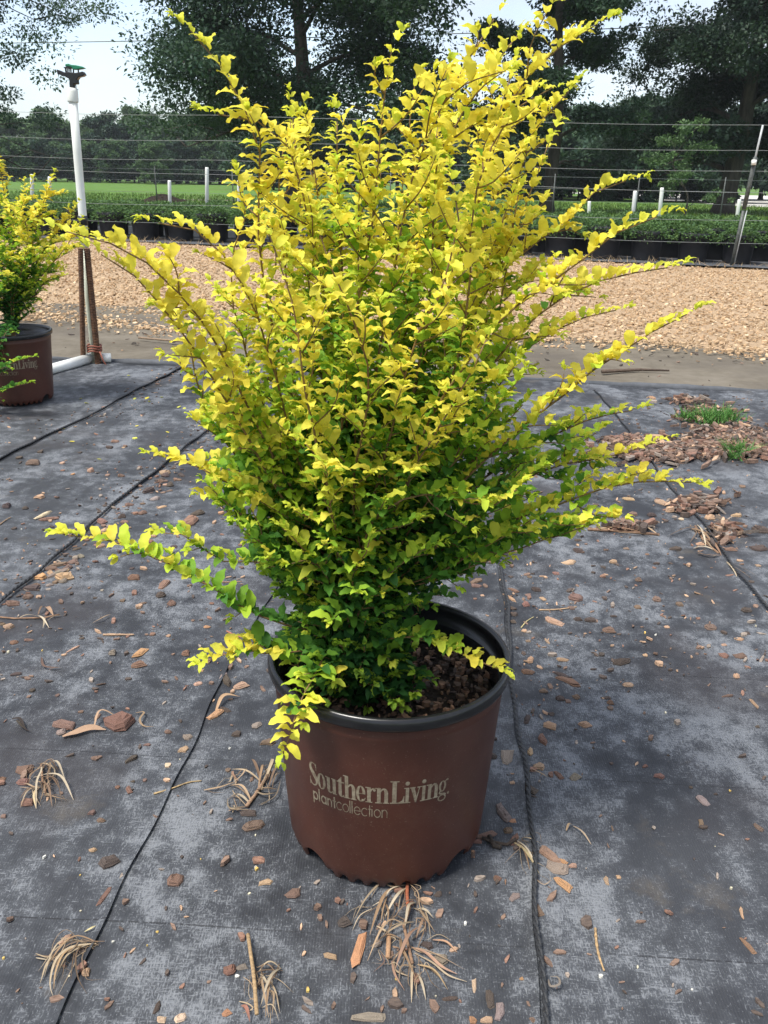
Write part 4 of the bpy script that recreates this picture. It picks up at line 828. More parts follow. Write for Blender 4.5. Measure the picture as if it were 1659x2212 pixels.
def point_in(poly, x, y):
    c = False; j = len(poly)-1
    for i in range(len(poly)):
        xi, yi = poly[i]; xj, yj = poly[j]
        if (yi > y) != (yj > y) and x < (xj-xi)*(y-yi)/(yj-yi)+xi: c = not c
        j = i
    return c

def mulch(root, c, rad, z, seed, n_ind, n_all):
    r = random.Random(seed)
    mb = MB(); prof = [(0, z-.004), (rad*.5, z-.006), (rad*1.0, z-.012)]; mb.lathe(prof, 40); mb.build('potting_mix', M_DARKSOIL, root)
    P = []
    for k in range(n_all):
        a, q = r.uniform(0, 6.283), rad*.97*math.sqrt(r.random()); P.append((q*math.cos(a), q*math.sin(a)))
    P = sorted(P, key=lambda p: p[1])
    for k in range(n_ind):
        p = P[k]; o = bpy.data.objects.new('bark_chip', r.choice(CHIPS)); link(o, root); s_ = r.uniform(.009, .024)
        o.location = (p[0], p[1], z-.008+r.uniform(0, .006)); o.rotation_euler = (r.gauss(0, .35), r.gauss(0, .35), r.uniform(0, 6.28)); o.scale = (s_, s_*r.uniform(.35, .8), s_*r.uniform(.2, .4))
        cc = r.choice([(.19, .11, .07), (.13, .08, .055), (.26, .13, .08), (.09, .062, .046), (.36, .22, .12)]); o.color = (*cc, 1)
    q = np.array(P[n_ind:]); o = litter('bark_mulch', q, RNG.uniform(.006, .016, len(q)), pick([(.17, .10, .065), (.12, .075, .05), (.08, .055, .042), (.26, .15, .09)], len(q)), M_CHIPS, lambda x, y: z-.008+RNG.uniform(0, .007, len(x)), 'brown shredded bark mulch in the pot', .35, 0, .5)
    o.parent = root

# ------------------------------------------------------------------ main potted shrub
PX, PY = .012, 1.090
main = empty('potted_shrub', (PX, PY, float(zc(PX, PY))+.001)); tag(main, 'big golden yellow and green shrub in the printed brown pot, centre of the photo', 'potted shrub')
w = mobj('pot', POT_WALL, main); mobj('rim', POT_RIM, w); mobj('lettering', LETTERS, w)
SOIL = .245
mulch(main, (PX, PY), .160, SOIL, 5, 170, 900)
sh = Shrub((PX, PY, 0), SOIL, np.random.default_rng(11))
BULK = [(600, 1330), (540, 1230), (490, 1120), (440, 1000), (425, 880), (390, 740), (330, 640), (380, 560), (500, 500), (480, 400), (520, 310), (560, 230), (620, 190), (730, 170), (790, 120), (870, 60),
        (960, 120), (1010, 60), (1110, 0), (1200, 20), (1290, 30), (1240, 150), (1225, 230), (1180, 320), (1165, 400), (1190, 470), (1230, 520), (1200, 620), (1190, 700), (1200, 800), (1270, 880), (1400, 950), (1400, 1050), (1230, 1160), (1060, 1230), (970, 1300), (920, 1380), (760, 1420)]
def inside(p): return point_in(BULK, *proj(p))
BASE = np.array([PX-.045, PY-.005, SOIL-.01])
def S3(pts): return [at(x, y, PY+dy) for x, y, dy in pts]
def bs(k=0): a = k*2.4; q = .012+.006*(k % 3); return [BASE+np.array([q*math.cos(a), q*math.sin(a), 0])]
# (image course of the shoot with depth offset in metres from the pot axis), laterals, lateral length
MAIN = [
 ([(760, 1240, .0), (800, 900, -.02), (840, 650, -.04), (900, 380, -.05), (960, 240, -.06), (1040, 110, -.06), (1108, 8, -.05)], 24, .085),
 ([(740, 1250, .02), (660, 950, .05), (590, 700, .03), (560, 500, .0), (565, 330, -.02), (520, 220, -.02), (440, 95, -.02), (378, 45, -.02)], 15, .05),
 ([(770, 1230, .03), (860, 900, .06), (960, 640, .08), (1040, 420, .10), (1090, 240, .11), (1190, 110, .12), (1340, 12, .12)], 22, .085),
 ([(755, 1230, -.01), (735, 950, -.03), (760, 700, -.05), (800, 450, -.06), (815, 250, -.06), (835, 120, -.05), (862, 62, -.05)], 22, .08),
 ([(740, 1240, .05), (690, 980, .10), (680, 700, .13), (700, 450, .14), (670, 300, .14), (640, 185, .14)], 17, .08),
 ([(775, 1240, .05), (900, 950, .12), (1000, 700, .15), (1040, 500, .16), (1130, 300, .17), (1250, 160, .17)], 18, .08),
 ([(765, 1230, .06), (820, 900, .15), (880, 600, .18), (900, 400, .19), (880, 250, .19), (905, 150, .2)], 18, .085),
 ([(730, 1240, .03), (600, 950, .06), (520, 720, .06), (500, 560, .05), (530, 440, .04), (505, 358, .04)], 14, .06),
 ([(780, 1240, .02), (930, 1000, .04), (1060, 760, .05), (1110, 560, .05), (1130, 420, .05), (1165, 400, .05)], 15, .07),
 ([(780, 1240, .0), (930, 960, -.03), (1000, 700, -.06), (1010, 480, -.07), (1050, 330, -.07), (1130, 210, -.07), (1225, 190, -.06)], 19, .075),
 ([(735, 1250, -.02), (650, 1000, -.06), (600, 800, -.09), (560, 650, -.10), (480, 520, -.11), (400, 475, -.12), (318, 460, -.12)], 11, .045),
 ([(735, 1255, -.02), (640, 1080, -.07), (540, 900, -.11), (460, 740, -.14), (343, 603, -.17), (250, 540, -.18), (100, 505, -.19)], 9, .05),
 ([(730, 1255, -.03), (610, 1080, -.08), (520, 930, -.12), (440, 800, -.14), (380, 718, -.15), (320, 635, -.16), (250, 572, -.17), (172, 524, -.17)], 9, .045),
 ([(725, 1260, .02), (600, 1120, .03), (520, 1000, .03), (430, 850, .03), (400, 700, .02), (330, 640, .02)], 10, .05),
 ([(725, 1280, .0), (630, 1160, -.03), (540, 1080, -.05), (430, 1010, -.06), (312, 980, -.07)], 7, .05),
 ([(730, 1290, .03), (640, 1230, .03), (560, 1210, .02), (470, 1200, .0), (400, 1150, .0), (335, 1138, .0)], 3, .035),
 ([(735, 1370, -.02), (650, 1360, -.05), (570, 1335, -.07), (480, 1290, -.09), (400, 1245, -.10), (300, 1195, -.11), (200, 1170, -.11), (120, 1158, -.11)], 3, .04),
 ([(740, 1400, -.03), (690, 1405, -.06), (600, 1415, -.09), (510, 1405, -.10), (424, 1425, -.11)], 3, .03),
 ([(735, 1395, -.04), (705, 1410, -.09), (680, 1450, -.12), (640, 1520, -.16), (618, 1575, -.18), (600, 1630, -.19)], 3, .035),
 ([(775, 1405, -.04), (840, 1385, -.07), (900, 1385, -.09), (970, 1410, -.10), (1030, 1440, -.11), (1098, 1475, -.12)], 4, .03),
 ([(775, 1310, .0), (880, 1230, -.03), (1000, 1170, -.05), (1150, 1110, -.07), (1280, 1060, -.08), (1400, 1045, -.09), (1508, 1062, -.09)], 9, .055),
 ([(780, 1300, .04), (900, 1180, .06), (1040, 1080, .07), (1180, 1010, .07), (1330, 975, .07), (1442, 942, .07)], 10, .055),
 ([(780, 1290, .02), (900, 1150, .03), (1020, 1050, .03), (1150, 960, .03), (1280, 900, .03), (1388, 872, .03)], 9, .055),
 ([(780, 1280, -.02), (870, 1150, -.05), (960, 1080, -.07), (1100, 950, -.10), (1250, 830, -.12), (1420, 710, -.13), (1516, 664, -.13)], 11, .05),
 ([(780, 1260, .03), (900, 1050, .05), (1000, 900, .05), (1120, 770, .05), (1230, 700, .05), (1350, 665, .05)], 10, .05),
 ([(780, 1250, .0), (900, 1020, -.01), (1020, 850, -.02), (1150, 700, -.03), (1280, 620, -.04), (1400, 590, -.04), (1500, 573, -.04)], 10, .05),
 ([(780, 1250, -.03), (900, 970, -.07), (1000, 800, -.09), (1100, 680, -.11), (1250, 570, -.12), (1350, 500, -.13), (1455, 465, -.13)], 12, .05),
 ([(780, 1240, .05), (900, 930, .09), (1000, 700, .10), (1100, 560, .10), (1210, 480, .10), (1290, 400, .10), (1384, 372, .10)], 13, .055),
 ([(760, 1330, -.05), (780, 1180, -.10), (800, 1120, -.12), (900, 1060, -.13), (1050, 1080, -.14), (1130, 1030, -.15)], 9, .055),
 ([(745, 1300, -.05), (720, 1150, -.12), (700, 1040, -.15), (680, 985, -.16), (640, 950, -.16)], 8, .05),
 ([(770, 1290, -.05), (860, 1080, -.12), (930, 950, -.15), (1000, 830, -.16), (1060, 720, -.17)], 11, .06),
 ([(745, 1260, -.04), (690, 1000, -.12), (660, 850, -.15), (640, 700, -.16), (600, 560, -.16), (560, 480, -.16)], 13, .065),
 ([(755, 1260, -.04), (770, 1000, -.12), (800, 850, -.15), (780, 700, -.16), (720, 560, -.16), (700, 450, -.16)], 14, .065),
 ([(765, 1260, -.04), (840, 950, -.11), (880, 780, -.14), (960, 600, -.15), (980, 450, -.15), (960, 350, -.15)], 15, .065),
 ([(750, 1270, .0), (720, 1000, .02), (740, 800, .03), (700, 600, .02), (660, 400, .0), (620, 300, .0), (560, 265, .0), (440, 248, .0)], 14, .055),
 ([(775, 1270, .0), (850, 1050, .01), (900, 800, .01), (930, 600, .0), (940, 400, .0), (1000, 260, .0), (1080, 140, .0), (1150, 60, .0)], 18, .07),
 ([(770, 1300, .05), (880, 1200, .09), (1000, 1130, .10), (1080, 1160, .10), (1180, 1140, .10)], 6, .05),
 ([(740, 1300, .06), (650, 1180, .11), (560, 1080, .13), (500, 960, .13), (460, 880, .13)], 8, .055),
 ([(745, 1260, .05), (640, 900, .12), (620, 650, .13), (600, 450, .13), (610, 330, .13), (640, 250, .13), (660, 215, .13)], 14, .06),
 ([(750, 1350, -.06), (700, 1250, -.10), (640, 1180, -.12), (590, 1130, -.13)], 6, .05),
 ([(765, 1350, -.06), (820, 1260, -.11), (880, 1200, -.13), (950, 1170, -.14)], 6, .05),
 ([(755, 1350, -.05), (760, 1240, -.12), (780, 1190, -.14), (790, 1150, -.15)], 7, .05),
]
for k, (c_, ln_, ll_) in enumerate(MAIN):
    pts = bs(k)+S3(c_); low_ = c_[-1][1] > 1120 and c_[0][1] > 1280
    tipx, tipy = c_[-1][0], c_[-1][1]; lowshoot = tipy > 930
    sh.bias = (1.9 if c_[-1][1] > 1300 else .85 if lowshoot else .9 if c_[-1][2] < -.1 else 0)+sh.rng.normal(0, .22)
    if ln_ > 12: ln_, ll_ = int(ln_*1.05), ll_*1.7
    elif ln_ > 6: ln_, ll_ = int(ln_*1.35), ll_*1.45
    else: ln_, ll_ = ln_+2, ll_*1.2
    sh.stem(pts, .0032 if ln_ > 10 else .0021, ln_, ll_, size=(.0245 if ln_ > 12 else .0262) if tipy < 1100 else .0285 if tipy < 1300 else .031, bare=.10 if not low_ else .14, inside=inside if ln_ > 12 and tipx < 1250 and tipx > 450 else None, lat_from=.14, lat_to=.94 if ln_ > 16 else .88)
# filler shoots so the heart of the shrub is dense
rr = random.Random(3)
for k in range(22):
    for _ in range(40):
        tx, ty, dy = rr.uniform(420, 1230), (rr.uniform(70, 420) if k > 6 else rr.uniform(400, 1050)), rr.uniform(-.17, .22)
        if point_in(BULK, tx, ty): break
    pts = bs(k)+S3([(760+(tx-760)*.12, 1240, dy*.2), (760+(tx-760)*.40, 1240-(1240-ty)*.38, dy*.65), (760+(tx-760)*.75, 1240-(1240-ty)*.72, dy*.95), (tx, ty, dy)])
    sh.bias = rr.gauss(0, .3)+(.8 if dy < -.1 else 0); sh.stem(pts, .0022, 11, .105, size=.0245, bare=.1, inside=inside, lat_from=.2)
# leafy green skirt round the stem bases
for k in range(26):
    tx, ty, dy = (rr.uniform(395, 560), rr.uniform(640, 1180), rr.uniform(-.15, .15)) if k % 2 else (rr.uniform(1050, 1340), rr.uniform(700, 1140), rr.uniform(-.15, .15))
    if ty > 900 and tx < 440: tx = 450
    sh.bias = rr.gauss(.1, .3); my = min(1290, ty+300)
    sh.stem(bs(k)+S3([(757+(tx-757)*.12, 1310, dy*.2), (757+(tx-757)*.45, (1310+ty)/2+20, dy*.6), (tx, ty, dy)]), .0021, 9, .09, size=.0270, bare=.12, inside=inside, lat_from=.2)
sh.bias = 0
for k in range(34):
    a = k*2.39996; q = rr.uniform(.05, .13); h_ = rr.uniform(.03, .16)
    e = BASE+np.array([q*math.cos(a)*1.0, q*math.sin(a), h_]); sh.stem([BASE+np.array([.01*math.cos(a), .01*math.sin(a), 0]), BASE+np.array([q*.5*math.cos(a), q*.5*math.sin(a), h_*.6]), e], .0015, 4, .05, size=.031, bare=.12, lat_from=.2)
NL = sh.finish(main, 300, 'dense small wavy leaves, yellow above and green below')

# ------------------------------------------------------------------ second potted shrub, cut by the left edge
P2 = g(12, 838, 0); P2x, P2y = -1.637, 3.735
sec = empty('potted_shrub', (P2x, P2y, float(zc(P2x, P2y))+.001), rz=math.radians(28)); tag(sec, 'smaller yellow shrub in a printed brown pot, cut off by the left edge', 'potted shrub')
w = mobj('pot', POT_WALL, sec); mobj('rim', POT_RIM, w); mobj('lettering', LETTERS, w)
mulch(sec, (P2x, P2y), .160, SOIL-.012, 8, 40, 500)
sec2 = empty('shrub_growth', (0, 0, 0)); bpy.data.objects.remove(sec2)
sh2 = Shrub((P2x, P2y, 0), SOIL, np.random.default_rng(23)); B2 = np.array([P2x-.0, P2y, SOIL-.02])
def T3(pts): return [at(x, y, P2y+dy) for x, y, dy in pts]
S2 = [([(30, 650, 0), (60, 560, 0), (90, 450, 0), (120, 365, 0)], 10, .12), ([(35, 650, .02), (80, 560, .05), (120, 500, .05), (170, 430, .05)], 9, .12), ([(28, 640, 0), (25, 540, -.03), (50, 440, -.03), (70, 380, -.03)], 10, .13),
      ([(20, 640, 0), (0, 540, 0), (-20, 440, 0), (-40, 380, 0)], 10, .13), ([(40, 660, 0), (90, 600, -.05), (140, 540, -.08), (178, 470, -.1)], 8, .1), ([(35, 670, 0), (70, 640, -.05), (100, 610, -.1), (140, 596, -.12)], 5, .06),
      ([(10, 650, 0), (-40, 560, .05), (-80, 470, .05)], 9, .13), ([(10, 650, .05), (20, 520, .1), (10, 420, .12), (-10, 300, .12)], 8, .1), ([(30, 640, -.05), (50, 570, -.12), (60, 500, -.15), (40, 430, -.15)], 9, .12),
      ([(28, 700, 0), (10, 720, -.15), (-20, 800, -.25), (30, 780, -.30), (75, 768, -.32)], 4, .06), ([(28, 700, 0), (0, 740, -.15), (-30, 850, -.25), (30, 835, -.30), (75, 824, -.32)], 4, .06), ([(10, 640, 0), (-60, 600, -.05), (-120, 520, -.08)], 8, .12),
      ([(0, 640, .05), (-60, 540, .1), (-70, 400, .1)], 8, .12), ([(25, 660, 0), (45, 600, .02), (70, 540, .02), (100, 520, .02)], 8, .1), ([(25, 655, -.04), (15, 600, -.1), (0, 560, -.12), (-15, 500, -.12)], 8, .12), ([(30, 660, .05), (80, 600, .12), (110, 540, .15), (110, 480, .15)], 8, .1)]
for k, (c_, ln_, ll_) in enumerate(S2):
    sh2.bias = .75
    a = k*2.4; sh2.stem([B2+np.array([.012*math.cos(a), .012*math.sin(a), 0])]+T3(c_), .0045, int(ln_*1.7), ll_*1.1, size=.030, bare=.14, lat_from=.2, sub=True, r1=.001, node=.015)
mb = MB(); mb.tube([(P2x, P2y, SOIL-.03), (P2x+.01, P2y, SOIL+.03), (P2x+.015, P2y, SOIL+.09)], [.02, .016, .012], 10); sh2.branches.append(mb)
# keep the foliage in world space: its own parent frame is rotated, so bake it unrotated
sec.rotation_euler = (0, 0, 0)
for ch in list(sec.children):
    if ch.name.startswith('pot') and ch.data is POT_WALL: ch.rotation_euler = (0, 0, math.radians(28))
sh2.finish(sec, 60, 'fine yellow and green foliage of the smaller shrub', lo=True)

# ------------------------------------------------------------------ sprinkler riser
RY = float(g(205, 785)[1])
foot = at(205, 785, RY); ris = empty('sprinkler_riser', (float(foot[0]), RY, 0)); tag(ris, 'white upright sprinkler pipe with green and black head, tied to rusty rebar', 'sprinkler')
def RL(x, y, dy=0): p = at(x, y, RY+dy); return (p[0]-foot[0], p[1]-RY, p[2])
def pipe(name, pts, r, m_, n=20, parent=ris): mb = MB(); mb.tube(pts, r, n); return mb.build(name, m_, parent)
pipe('riser_pipe', [RL(157.5, 215), RL(167, 330), RL(179, 470), RL(183, 535)], .0205, M_PVC)
pipe('coupling', [RL(156.5, 190), RL(156.6, 197), RL(157.5, 218), RL(157.7, 221)], [.021, .0255, .0265, .025], M_PVC)
pipe('lower_pipe', [RL(183.5, 537), RL(190, 640), RL(200, 735), RL(206, 778)], .0165, M_PVCOLD)
pipe('tape_wrap', [RL(178, 466), RL(179, 475), RL(180, 487)], .0235, M_TAPE)
pipe('elbow', [RL(205, 768), RL(206.5, 778), RL(207, 788), RL(203, 792), RL(196, 795)], [.021, .024, .026, .026, .025], M_PVCOLD)
hp0 = RL(200, 793); mb = MB(); endp = g(60, 812, .03); mb.tube([(hp0[0], hp0[1], .03), (endp[0]-foot[0], endp[1]-RY, .03)], .026, 20); mb.build('supply_pipe', M_PVC, ris)
mb = MB(); mb.tube([(hp0[0]+.05, hp0[1]+.0, .03), (hp0[0]+.10, hp0[1]+.01, .03)], .024, 20); mb.build('pipe_stub', M_PVC, ris)
def rebar(p0, p1, r):
    mb = MB(); n = 150; P = np.linspace(p0, p1, n); mb.tube(P, [r*(1.18 if i % 2 else .92) for i in range(n)], 8); return mb.build('rebar_stake', M_RUST, ris, smooth=False)
rebar(RL(174, 536, -.05), RL(180, 782, -.05), .013); rebar(RL(187.5, 536, -.03), RL(213, 795, -.03), .0155)
mb = MB(); c0 = RL(205, 757, -.02)
for z_ in (0, .013, .026):
    mb.tube([(c0[0]+.036*math.cos(a), c0[1]-.005+.034*math.sin(a), c0[2]+z_+.004*math.sin(3*a)) for a in np.linspace(0, 2*math.pi, 20)], .0045, 6)
mb.tube([(c0[0]+.035, c0[1]-.03, c0[2]), (c0[0]+.05, c0[1]-.03, c0[2]-.05), (c0[0]+.075, c0[1]-.02, c0[2]-.1), (c0[0]+.07, c0[1]-.02, c0[2]-.14)], .004, 6)
mb.build('wire_tie', M_TIE, ris)
# impact sprinkler head (crop of the photograph is 1659 px for 122 D px)
def hd(cx, cy): return (101.6+cx*.0735, 122+cy*.0735)
hc = RL(*hd(740, 600)); sc_ = .0735/pxm(at(*hd(740, 600), RY))
def HP(cx, cy): return ((cx-740)*sc_, (600-cy)*sc_)
hx, hz = (1, 0, 0), (0, 0, 1)
head = MB(); head.prism([HP(*q) for q in ((330, 415), (420, 440), (540, 490), (680, 480), (850, 500), (1000, 480), (1090, 455), (1150, 545), (1080, 585), (960, 610), (900, 680), (905, 790), (790, 795), (780, 900), (800, 960), (660, 960), (665, 780), (680, 670), (560, 605), (340, 540))], hc, hx, hz, (0, -1, 0), .035)
head = head.build('sprinkler_body', M_BLACK, ris, smooth=False, bevel=.003)
mb = MB(); mb.tube([(hc[0]+HP(730, 0)[0], hc[1], hc[2]+HP(0, y_)[1]) for y_ in (985, 950, 945, 900, 800, 700)], [.0175, .0175, .0145, .0135, .0115, .013], 16); mb.build('nozzle_neck', M_BLACK, head)
for q0, q1 in (((575, 500), (560, 360)), ((790, 500), (800, 390)), ((935, 490), (940, 400))):
    mb = MB(); a0, a1 = HP(*q0), HP(*q1); mb.tube([(hc[0]+a0[0], hc[1], hc[2]+a0[1]), (hc[0]+a1[0], hc[1], hc[2]+a1[1])], .0036, 8); mb.build('bracket', M_BLACK, head)
mb = MB(); mb.tube([(hc[0]+HP(670, 0)[0]+.011*math.cos(a), hc[1]+.011*math.sin(a), hc[2]+HP(0, 480)[1]+a*.00055) for a in np.linspace(0, 34, 120)], .0014, 5); mb.build('spring', M_GALV, head)
mb = MB(); mb.prism([HP(*q) for q in ((540, 350), (560, 380), (780, 380), (790, 345))], hc, hx, hz, (0, -1, 0), .038); mb.build('cap', M_BLACK, head, smooth=False, bevel=.002)
mb = MB(); mb.prism([HP(*q) for q in ((590, 340), (600, 270), (700, 258), (730, 285), (900, 295), (1080, 325), (1160, 375), (1090, 385), (960, 405), (820, 415), (770, 375), (740, 340))], hc, hx, hz, (0, -1, 0), .030); mb.build('deflector_arm', M_GREEN, ris, smooth=False, bevel=.004)
mb = MB(); q0, q1, q2 = HP(850, 790), HP(855, 900), HP(905, 940); mb.tube([(hc[0]+q[0], hc[1]-.01, hc[2]+q[1]) for q in (q0, q1, (q1[0]-.004, q1[1]-.003), q2)], .0016, 6); mb.build('trip_pin', M_GALV, head)

# ------------------------------------------------------------------ rows of black pots with low green shrubs
ux = np.array([1, -.277, 0.])/math.hypot(1, .277); uy = np.array([.277, 1, 0.])/math.hypot(1, .277)
def small_pot_mesh():
    mb = MB(); mb.lathe([(.0, .004), (.185, .004), (.19, .02), (.215, .33), (.228, .335), (.234, .355), (.234, .385), (.225, .392), (.212, .388), (.205, .34), (.0, .335)], 28); return mb.mesh('pot', M_BLACKPOT)
M_BLACKPOT = simple('dull_black_pot', (.009, .010, .013), (.024, .025, .03), 6, .55, .1)
SP = small_pot_mesh()
def low_foliage(seed, n=900, w=.30, h=.125, L0=.05):
    r = np.random.default_rng(seed); 
    a = r.uniform(0, 2*math.pi, n); q = np.sqrt(r.random(n))*w*r.uniform(.8, 1.15, n); zz = .365+h*(r.random(n)**.6)*(1-.55*(q/w)**2)-.10*(q/w)**3
    clx = r.normal(0, .03, (20, 2)); P = np.stack([q*np.cos(a), q*np.sin(a), zz], 1)
    A = np.stack([np.cos(a)+r.normal(0, .6, n), np.sin(a)+r.normal(0, .6, n), r.normal(.25, .45, n)], 1); A /= np.linalg.norm(A, axis=1)[:, None]
    Nn = np.stack([r.normal(0, .4, n), r.normal(0, .4, n), np.ones(n)], 1); Nn -= A*(A*Nn).sum(1)[:, None]; Nn /= np.linalg.norm(Nn, axis=1)[:, None]
    T_ = [(np.array([(0, 0, 0), (.5, .22, .03), (1, 0, -.12), (.5, -.22, .03)]), np.array([(0, 3, 2, 1)]))]
    V, F_, own = leaf_cloud(T_, P, A, Nn, r.uniform(.7, 1.3, n)*L0); base = np.array([(.065, .13, .04), (.095, .175, .05), (.12, .20, .055), (.075, .145, .055)])[r.integers(0, 4, n)]
    return npmesh('foliage', V, [F_], M_TREE, True, base[own])
FOL = [low_foliage(s) for s in (1, 2, 3, 4)]; FOLR = [low_foliage(s, w=.34) for s in (11, 12)]
ZONES = [(60, 'at the left edge'), (190, 'left of the riser pipe'), (300, 'just right of the riser pipe'), (420, 'behind the soil mound'), (600, 'left of the yellow shrub'), (760, 'behind the shrub, left part'), (940, 'behind the shrub, middle'), (1150, 'behind the shrub, right part'),
         (1280, 'just right of the shrub'), (1400, 'behind the left leaning white post'), (1500, 'behind the right leaning white post'), (1600, 'near the thick trunk'), (9999, 'at the right edge')]
def zone(X): return next(t for lim, t in ZONES if X < lim)
rowlab = ['black nursery pot with low green shrub in the front row behind the wood chips', 'potted low green shrub in the second row', 'potted low green shrub in a rear row']
fp = 0
for row in range(6):
    for k in range(-16, 15):
        c = np.array([0, 12.45, 0])+uy*(.40+row*.62)+ux*((k+.5*(row % 2))*.575)+np.array([random.gauss(0, .02), random.gauss(0, .02), 0])
        X, Y = proj((c[0], c[1], .4))
        if X < -70 or X > 1740: continue
        if 690 < X < 1010 and row > 0 and False: continue
        o = empty('potted_plant', (float(c[0]), float(c[1]), .012), random.uniform(0, 6.28)); sc = random.uniform(.9, 1.06); o.scale = (sc, sc, sc)
        lab = rowlab[min(row, 2)]
        if row == 0: side = 'left of' if X < 200 else 'between' if X < 640 else 'behind' if X < 1150 else 'right of'; lab = {'left of': 'black pot with low green shrub, front row, left of the white riser pipe', 'between': 'black pot with low green shrub, front row, between the riser pipe and the yellow shrub', 'behind': 'black pot with low green shrub, front row, glimpsed through the yellow shrub', 'right of': 'black pot with low green shrub, front row, right of the yellow shrub'}[side]
        if row: lab += ', '+zone(X)
        tag(o, lab, 'potted plant', 'low green plants in black pots')
        if row < 2: mobj('pot', SP, o)
        mobj('foliage', random.choice(FOL), o)
# ------------------------------------------------------------------ wire fence in front of the pots
FO = np.array([4.342, 11.31, 0])
def fence_pt(x, y):     # point on the fence's vertical plane under image (x, y)
    d = ray(x, y); nrm = uy; t_ = (FO@nrm-np.array([0, 0, EYE])@nrm)/(d@nrm); return d*t_+np.array([0, 0, EYE])
fen = empty('wire_fence', tuple(float(v) for v in FO)); tag(fen, 'tall wire fence with thin strands crossing behind the yellow shrub', 'fence')
for (y0, y1) in ((240, 270), (295, 325), (336, 370), (361, 417), (431, 477), (467, 527)):
    a, b_ = fence_pt(0, y0), fence_pt(1659, y1); d = b_-a; mb = MB(); P = []
    for q in np.linspace(-.35, 1.3, 60): p = a+d*q; P.append((p[0]-FO[0], p[1]-FO[1], p[2]-.02*math.sin(math.pi*(q*3 % 1))))
    mb.tube(P, .0028, 5); mb.build('wire', M_WIRE, fen)
def fpost(x0, y0, x1, y1, r, name='post', m_=M_POST):
    a, b_ = fence_pt(x0, y0), fence_pt(x1, y1); mb = MB(); mb.tube([a-FO, (a+b_)/2-FO, b_-FO], r, 8); return mb.build(name, m_, fen)
ps = fpost(1580, 575, 1606, 455, .022); fpost(1607, 452, 1632, 340, .028)
fpost(1626, 365, 1648, 270, .013, 'post_extension', M_GALV)
a = fence_pt(1626.5, 351)-FO
mb = MB(); mb.tube([a+np.array([0, -.03, -.03]), a+np.array([0, -.03, .03])], .03, 12); mb.build('insulator', M_PVC, fen)
a2 = fence_pt(1586, 570)-FO; b2 = fence_pt(1613, 455)-FO; mb = MB(); mb.tube([a2, b2], .008, 6); mb.build('brace_rod', M_GALV, fen)
# power line far above
mb = MB(); a, b_ = at(-200, 96, 34), at(1900, 40, 34); mb.tube([a+(b_-a)*q+np.array([0, 0, -.12*math.sin(math.pi*q)]) for q in np.linspace(-.6, 1.6, 40)], .016, 5)
tag(mb.build('overhead_cable', M_WIRE), 'thin overhead cable crossing the sky in front of the trees', 'cable')

# far field fence: thin posts and two strands
ff = empty('field_fence', (0, 24, 0)); tag(ff, 'thin low wire fence with dark posts crossing the far green field', 'fence')
for k in range(-9, 10): 
    mb = MB(); x = k*2.1; mb.tube([(x, 0-.1*x, 0), (x, -.1*x, 1.15)], .016, 5); mb.build('post', M_POST, ff)
for z_ in (.5, .8, 1.08):
    mb = MB(); mb.tube([(-20, 2, z_), (20, -2, z_)], .005, 4); mb.build('wire', M_WIRE, ff)
# short white posts
for (x0, y0, x1, y1, Y, lab) in ((447, 365, 447, 440, 17.6, 'short white post, the taller one left of the shrub, behind the pots'), (366, 393, 367, 434, 18.5, 'short white post standing in front of the dark soil mound'), (516, 393, 516, 432, 18.5, 'short white post just left of the yellow shrub'),
     (1372, 416, 1366, 472, 16.6, 'leaning white post right of the shrub, left one of the pair'), (1430, 409, 1424, 468, 17.2, 'leaning white post right of the shrub, right one of the pair'), (1273, 438, 1272, 462, 19, 'small white post beyond the pots near the thinner trunk'), (1597, 434, 1592, 468, 18, 'white post near the right edge beside the fence post'),
     (812, 350, 812, 430, 17.6, 'white post half hidden behind the yellow shrub'), (69, 380, 70, 436, 18.0, 'white post behind the small yellow shrub at left'), (107, 385, 107, 436, 18.6, 'thin white post just left of the riser pipe')):
    a, b_ = at(x0, y0, Y), at(x1, y1, Y); d = (b_-a)/np.linalg.norm(b_-a); L_ = a[2]/max(.2, -d[2]); mb = MB(); mb.tube([a-d*.03, a, a+d*L_], [.030, .036, .036], 12)
    tag(mb.build('white_post', M_PVC), lab, 'post', 'short white posts beyond the pot rows')
# dark soil mound in the field
mc = g(345, 436); n1, n2 = 44, 26; u, v = np.meshgrid(np.linspace(-1, 1, n1), np.linspace(-1, 1, n2)); w_ = 1.35; env = np.clip(1-u**2-v**2, 0, 1)
z = env**.7*(.17+.10*np.sin(5*u+1)+.10*np.exp(-((u-.72)/.15)**2)+.06*np.sin(13*u+9*v))+RNG.normal(0, .018, u.shape)*env-.04
Vm = np.stack([mc[0]+u*w_, mc[1]+v*.8, z], 2).reshape(-1, 3); i = np.arange((n1-1)*(n2-1)); r_, c_ = i//(n1-1), i % (n1-1); a = r_*n1+c_
tag(mobj('soil_mound', npmesh('soil_mound', Vm, [np.stack([a, a+1, a+n1+1, a+n1], 1)], M_DARKSOIL, False)), 'low mound of dark dug soil in the green field at left', 'soil mound')
sheet('bare_soil_patch', lambda u, v: (g(470, 432)[0]+(u-.5)*5, g(470, 432)[1]-.5+v*2.2), 12, 6, flat(-.028), M_LANE)

